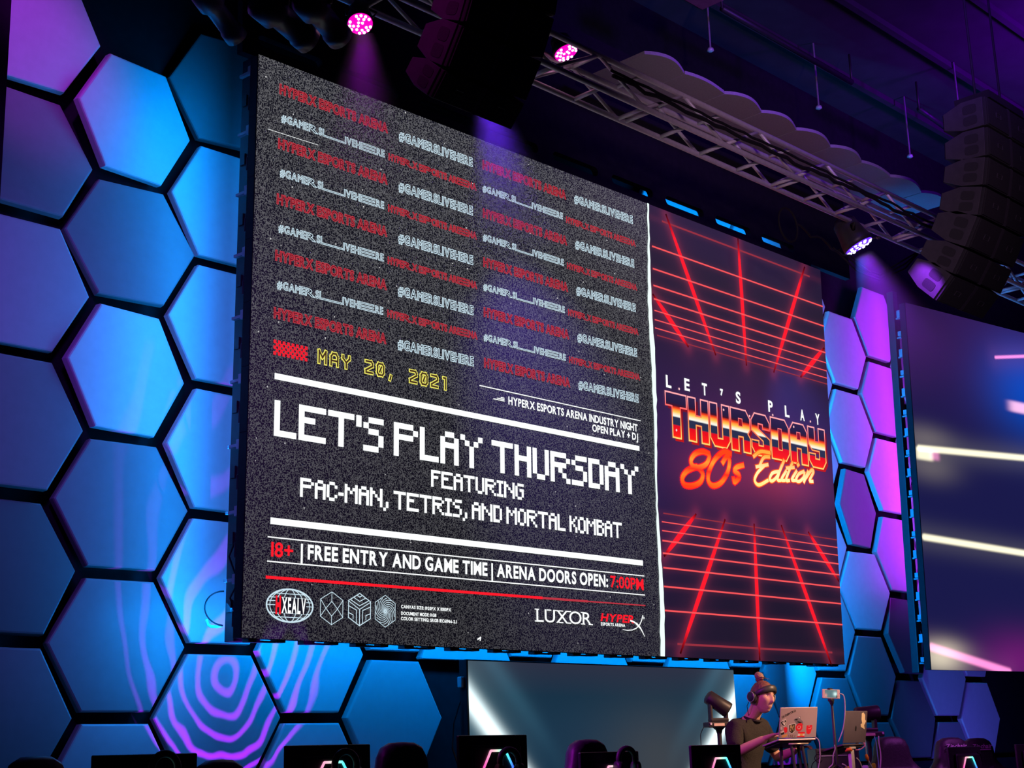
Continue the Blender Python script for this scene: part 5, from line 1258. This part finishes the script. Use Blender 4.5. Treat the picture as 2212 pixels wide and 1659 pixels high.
# dark laptop
l2, lid2, L2, B2 = laptop('dark laptop with a cream sticker, right of the phone on its stand', 1845, 1606, 10.75, (.985, .03), DKLID, .32, .228, 10, 13)
def st2(name, poly, mt, lab=None):
    n = len(poly); m = MB(); m.add([L2 @ Vector((x, -.0042, z)) for x, z in poly] + [L2 @ Vector((x, -.003, z)) for x, z in poly], [tuple(range(n))] + [(i, i + n, (i + 1) % n + n, (i + 1) % n) for i in range(n)])
    o = m.build(name, mt, lid2)
    if lab: o['label'] = lab
st2('cream_sticker', [(.075, .215), (.10, .222), (.125, .205), (.128, .17), (.145, .16), (.12, .13), (.135, .10), (.075, .118), (.07, .135), (.09, .145), (.078, .17)], mat('cream_sticker_vinyl', (.80, .66, .42), .5), 'cream sticker')
st2('lid_emblem', [(-.004, .09), (.012, .09), (.014, .115), (.004, .128), (-.006, .115)], SB)
s2 = thing('laptop_stand', 'silver post laptop stand carrying the dark laptop', 'stand', (l2.location.x, l2.location.y, TZ), l2.rotation_euler); h2 = l2.location.z - TZ
def T2_(v): return B2 @ Vector(v) + Vector((0, 0, h2 - .014))
m = MB(); m.box(T2_((0, .11, -.008)), (.26, .20, .008), B2, bev=.003); m.build('tray', METALB, s2)
m = MB(); m.box((-.02, .02, (h2 - .04) / 2), (.045, .03, h2 - .045), bev=.005)
m.box((-.02, .018, h2 - .03), (.09, .035, .016), bev=.004); m.build('silver_post', ALU, s2)
m = MB(); m.box((-.02, .05, .01), (.12, .12, .02), bev=.006); m.build('foot_plate', METALB, s2)
# phone on a stand
ph_p = at(1795, 1499, D=10.45); fwd2 = Vector((FW.x, FW.y, 0)).normalized(); rgt = Vector((fwd2.y, -fwd2.x, 0))
ph = thing('mobile_phone', 'white mobile phone held sideways on a thin stand, its screen lit', 'phone', ph_p, (0, 0.06, math.atan2(rgt.y, rgt.x) + .12))
m = MB(); m.box((0, 0, 0), (.128, .008, .064), bev=.0038); m.build('case', mat('white_phone_case', (.85, .72, .55), .4), ph)
def phone_art(U, V):
    c = np.zeros((len(U), 3)) + np.array([.10, .20, .22]); c += np.exp(-((U - .03) / .014) ** 2 - ((V) / .014) ** 2)[:, None] * np.array([.6, .8, .75])
    c += np.exp(-((U + .04) / .010) ** 2 - ((V + .012) / .014) ** 2)[:, None] * np.array([.6, .12, .06]); c *= (1 - np.exp(-((U - .043) / .007) ** 2 - ((V + .018) / .012) ** 2))[:, None]; return c
color_grid('phone_screen', None, 40, 24, phone_art, vcol_glow('phone_pixels', 1.0, .02), ph, -.044, .044, -.026, .027, -.0046)
ps = thing('phone_stand', 'thin black stand holding the white mobile phone', 'stand', (ph_p.x, ph_p.y, TZ))
foot = at(1809, 1665, D=10.45); hp_ = ph_p.z - TZ
m = MB(); m.tube([(0, 0, hp_ - .045), (foot.x - ph_p.x, foot.y - ph_p.y, .07), (foot.x - ph_p.x, foot.y - ph_p.y, .05)], [.008, .012, .014], 8); m.build('pole', METALB, ps, True)
m = MB(); m.box((0, .004, hp_ - .042), (.045, .03, .02), bev=.006); m.lathe([(.008, -.08), (.016, -.06), (.018, -.05)], 10, Matrix.Translation((0, 0, hp_))); m.box((0, .004, hp_ + .036), (.04, .02, .008), bev=.003); m.build('clamp', METALB, ps)
for k in range(3):
    a = k * 2.1 + .6; m = MB(); m.tube([(foot.x - ph_p.x, foot.y - ph_p.y, .07), (foot.x - ph_p.x + .10 * math.cos(a), foot.y - ph_p.y + .10 * math.sin(a), .009)], .009, 8); m.build('leg', METALB, ps, True)
# white and coloured leads
WC = mat('white_cable', (.80, .76, .70), .45); OC = mat('orange_rubber', (.95, .22, .03), .45); TC = mat('teal_cable', (.25, .75, .72), .45); YC = mat('yellow_tape', (.85, .60, .08), .5)
def lead(label, pts, r, mt, D=10.4):
    m = MB(); P = [at(x, y, D=D + (p[2] if len(p) > 2 else 0)) for p in pts for x, y in [p[:2]]]
    out = []
    for i in range(len(P) - 1):
        p0, p1, p2, p3 = P[max(0, i - 1)], P[i], P[i + 1], P[min(len(P) - 1, i + 2)]
        for k in range(5):
            t = k / 5; out.append(.5 * ((2 * p1) + (p2 - p0) * t + (2 * p0 - 5 * p1 + 4 * p2 - p3) * t * t + (3 * p1 - p0 - 3 * p2 + p3) * t ** 3))
    out.append(P[-1]); m.tube(out, r, 7)
    return tag(m.build('cable', mt, None, True), label, 'cable')
lead('white cable curving down from the right side of the mobile phone', [(1813, 1498), (1822, 1502), (1825, 1518), (1825, 1545), (1821, 1575), (1811, 1603)], .0042, WC)
lead('white cable hanging from the right corner of the silver laptop', [(1762, 1593), (1769, 1600), (1771, 1615), (1771, 1640), (1766, 1670)], .0042, WC)
lead('black cable looping beside the stand of the silver laptop', [(1776, 1642), (1770, 1648), (1760, 1640), (1764, 1630), (1773, 1634), (1755, 1650), (1752, 1672)], .003, BLACK)
lead('white cable wound down the phone stand', [(1803, 1609), (1804, 1618), (1800, 1632), (1799, 1650), (1790, 1660), (1788, 1675)], .0042, WC, 10.35)
lead('white cable arching right from behind the silver stand post', [(1850, 1637), (1857, 1645), (1862, 1658), (1864, 1672)], .0042, WC, 10.55)
lead('white cable curving at the foot of the phone stand', [(1819, 1650), (1828, 1655), (1833, 1670)], .0042, WC, 10.35)
lead('pink and white cable sagging from the dark laptop corner', [(1866, 1604), (1868, 1611), (1858, 1619), (1848, 1620)], .0042, mat('salmon_cable', (.75, .35, .33), .5), 10.6)
lead('teal cable hanging from the right moving light', [(1889, 1591), (1893, 1604), (1896, 1630), (1900, 1670)], .004, TC, 11.3)
lead('thick white cable hanging at the far right of the cable group', [(1898, 1590), (1899, 1605), (1903, 1632), (1902, 1655), (1899, 1675)], .005, WC, 11.3)
lead('pale blue lead with an orange sleeve beside the dark laptop', [(1869, 1598), (1870, 1612), (1872, 1632), (1880, 1650), (1892, 1672)], .0042, mat('pale_blue_cable', (.50, .58, .85), .5), 10.9)
m = MB(); a = at(1871, 1630, D=10.88); b = at(1875, 1644, D=10.88); m.tube([a, a.lerp(b, .5), b], [.010, .014, .006], 10); tag(m.build('cable_connector', OC, None, True), 'orange rubber sleeve on the pale blue lead', 'connector')
m = MB(); a = at(1826, 1623, D=10.65); b = at(1841, 1622, D=10.65); m.tube([a, a.lerp(b, .3) + Vector((0, 0, .010)), a.lerp(b, .75) + Vector((0, 0, .012)), b], [.004, .013, .014, .006], 10); tag(m.build('orange_connector', OC, None, True), 'orange plug lying left of the silver stand post', 'connector')
# equipment case with small boxes on it
ca = at(1776, 1617, D=11.4); cb = at(1869, 1617, D=11.4)
ec = thing('equipment_case', 'black equipment case behind the phone stand and cables', 'case', ((ca.x + cb.x) / 2, (ca.y + cb.y) / 2 + .1, STZ), (0, 0, math.atan2(cb.y - ca.y, cb.x - ca.x)))
wv = (cb - ca).length; hv = ca.z - STZ
m = MB(); m.box((0, 0, hv / 2), (wv, .34, hv), bev=.008); m.build('case_body', METALB, ec)
m = MB(); m.box((-.03, -.172, hv - .055), (wv * .62, .01, .008)); m.build('shelf_edge', BRACK, ec)
for n_, (x, y, w_, h_, mt, lb_) in enumerate(((1812, 1648, .03, .05, YC, 'small yellow box at the foot of the silver stand post'), (1869, 1646, .05, .05, mat('lilac_box', (.42, .38, .62), .5), 'small lilac box among the cables right of the silver stand post'), (1887, 1641, .03, .06, YC, 'yellow and orange roll standing at the right of the cables'))):
    p = at(x + (18 if n_ == 0 else 0), y + 8, D=10.5 + .25 * n_); p.z = TZ + h_ / 2
    m = MB(); m.box((p.x, p.y, p.z), (w_, w_, h_), Matrix.Rotation(.4, 3, 'Z'), bev=.004); m.box((p.x, p.y, p.z + h_ * .45), (w_ * .7, w_ * .7, h_ * .3), Matrix.Rotation(.4, 3, 'Z'), bev=.003)
    tag(m.build('small_gear_box', mt, None), lb_, 'box')
# moving lights on stands
def moving_light(label, px, py, D, pan, tilt, sc=1.0):
    p = at(px, py, D=D); t = thing('moving_head_light', label, 'stage light', p, (0, 0, pan), group='moving head lights on stands')
    m = MB(); m.box((0, 0, .02), (.21 * sc, .17 * sc, .042), bev=.008); b_ = m.build('base', mat('moving_light_grey_black', (.03, .027, .026), .45) if 'moving_light_grey_black' not in bpy.data.materials else bpy.data.materials['moving_light_grey_black'], t)
    G = bpy.data.materials['moving_light_grey_black']
    m = MB(); m.box((-.02, -.087 * sc, .018), (.085, .004, .022), bev=.002); m.build('label_plate', mat('cream_plate', (.75, .6, .4), .5), b_)
    m = MB()
    for x in (-.085, .09): m.lathe([(.010, -.002), (.008, .004)], 10, frame((x, -.087 * sc, .026), (1, 0, 0), (0, 0, 1), (0, -1, 0)))
    m.build('foot_screw', ALU, b_)
    m = MB()
    for s in (-1, 1): m.box((s * .062, 0, .12), (.024, .07, .17), bev=.009)
    m.box((0, 0, .056), (.15, .085, .03), bev=.01); m.build('yoke', G, t)
    ax = Vector((math.cos(tilt), 0, math.sin(tilt)))
    m = MB(); m.lathe([(.038, -.10), (.055, -.088), (.058, .03), (.062, .085), (.060, .10), (.05, .101)], 24, frame((0, 0, .185), (0, 1, 0), ax.cross(Vector((0, 1, 0))) * 1.0, ax) if False else zframe((0, 0, .185), ax, (0, 1, 0))); m.build('lamp_head', G, t, True)
    s = thing('light_stand', 'pole stand under the ' + label.split(',')[0], 'stand', (p.x, p.y, STZ)); h = p.z - STZ
    m = MB(); m.tube([(0, 0, .02), (0, 0, h - .05), (0, 0, h - .02), (0, 0, h - .002)], [.018, .018, .028, .05], 10); m.build('pole', METALB, s, True)
    for k in range(3): a = k * 2.094 + .5; m = MB(); m.tube([(0, 0, .25), (.28 * math.cos(a), .28 * math.sin(a), .012)], .010, 8); m.build('leg', METALB, s, True)
moving_light('black moving head light left of the person, before the low grey screen', 1553, 1571, 11.6, math.atan2(rgt.y, rgt.x) + .15, -.60)
moving_light('black moving head light partly hidden behind the dark laptop', 1876, 1592, 12.0, math.atan2(rgt.y, rgt.x) + .2, .05)
lead('black cable drooping from the base of the left moving light', [(1520, 1571), (1514, 1585), (1514, 1600), (1516, 1640)], .003, BLACK, 11.5)

# ------------------------------------------------------------------ light on the person and the stage front
spot('warm_key', (4.6, -7.2, 4.6), (BX + .1, BY - .15, 1.95), 2600, (1.0, .56, .34), 15, .8, .25)
spot('magenta_side', (-1.0, -3.6, 5.8), (BX, BY, 1.95), 120, (1.0, .10, .45), 17, .9, .2)
spot('magenta_chairs', (-3.3, -1.4, 4.3), (2.6, -3.3, 1.5), 900, (.62, .02, .85), 52, 1.0, .2)
spot('pink_front', (-3.4, -8.6, 4.6), (at(1745, 1570, D=10.7).x, at(1745, 1570, D=10.7).y, 1.8), 480, (1.0, .42, .50), 9, .9, .2)  # added spot giving the silver lid its pink tint
spot('violet_chairs', (5.6, -5.4, 4.2), (4.7, -2.7, 1.62), 230, (.75, .12, .95), 34, 1.0, .15)  # added spot lifting the right-hand chairs and their lettering
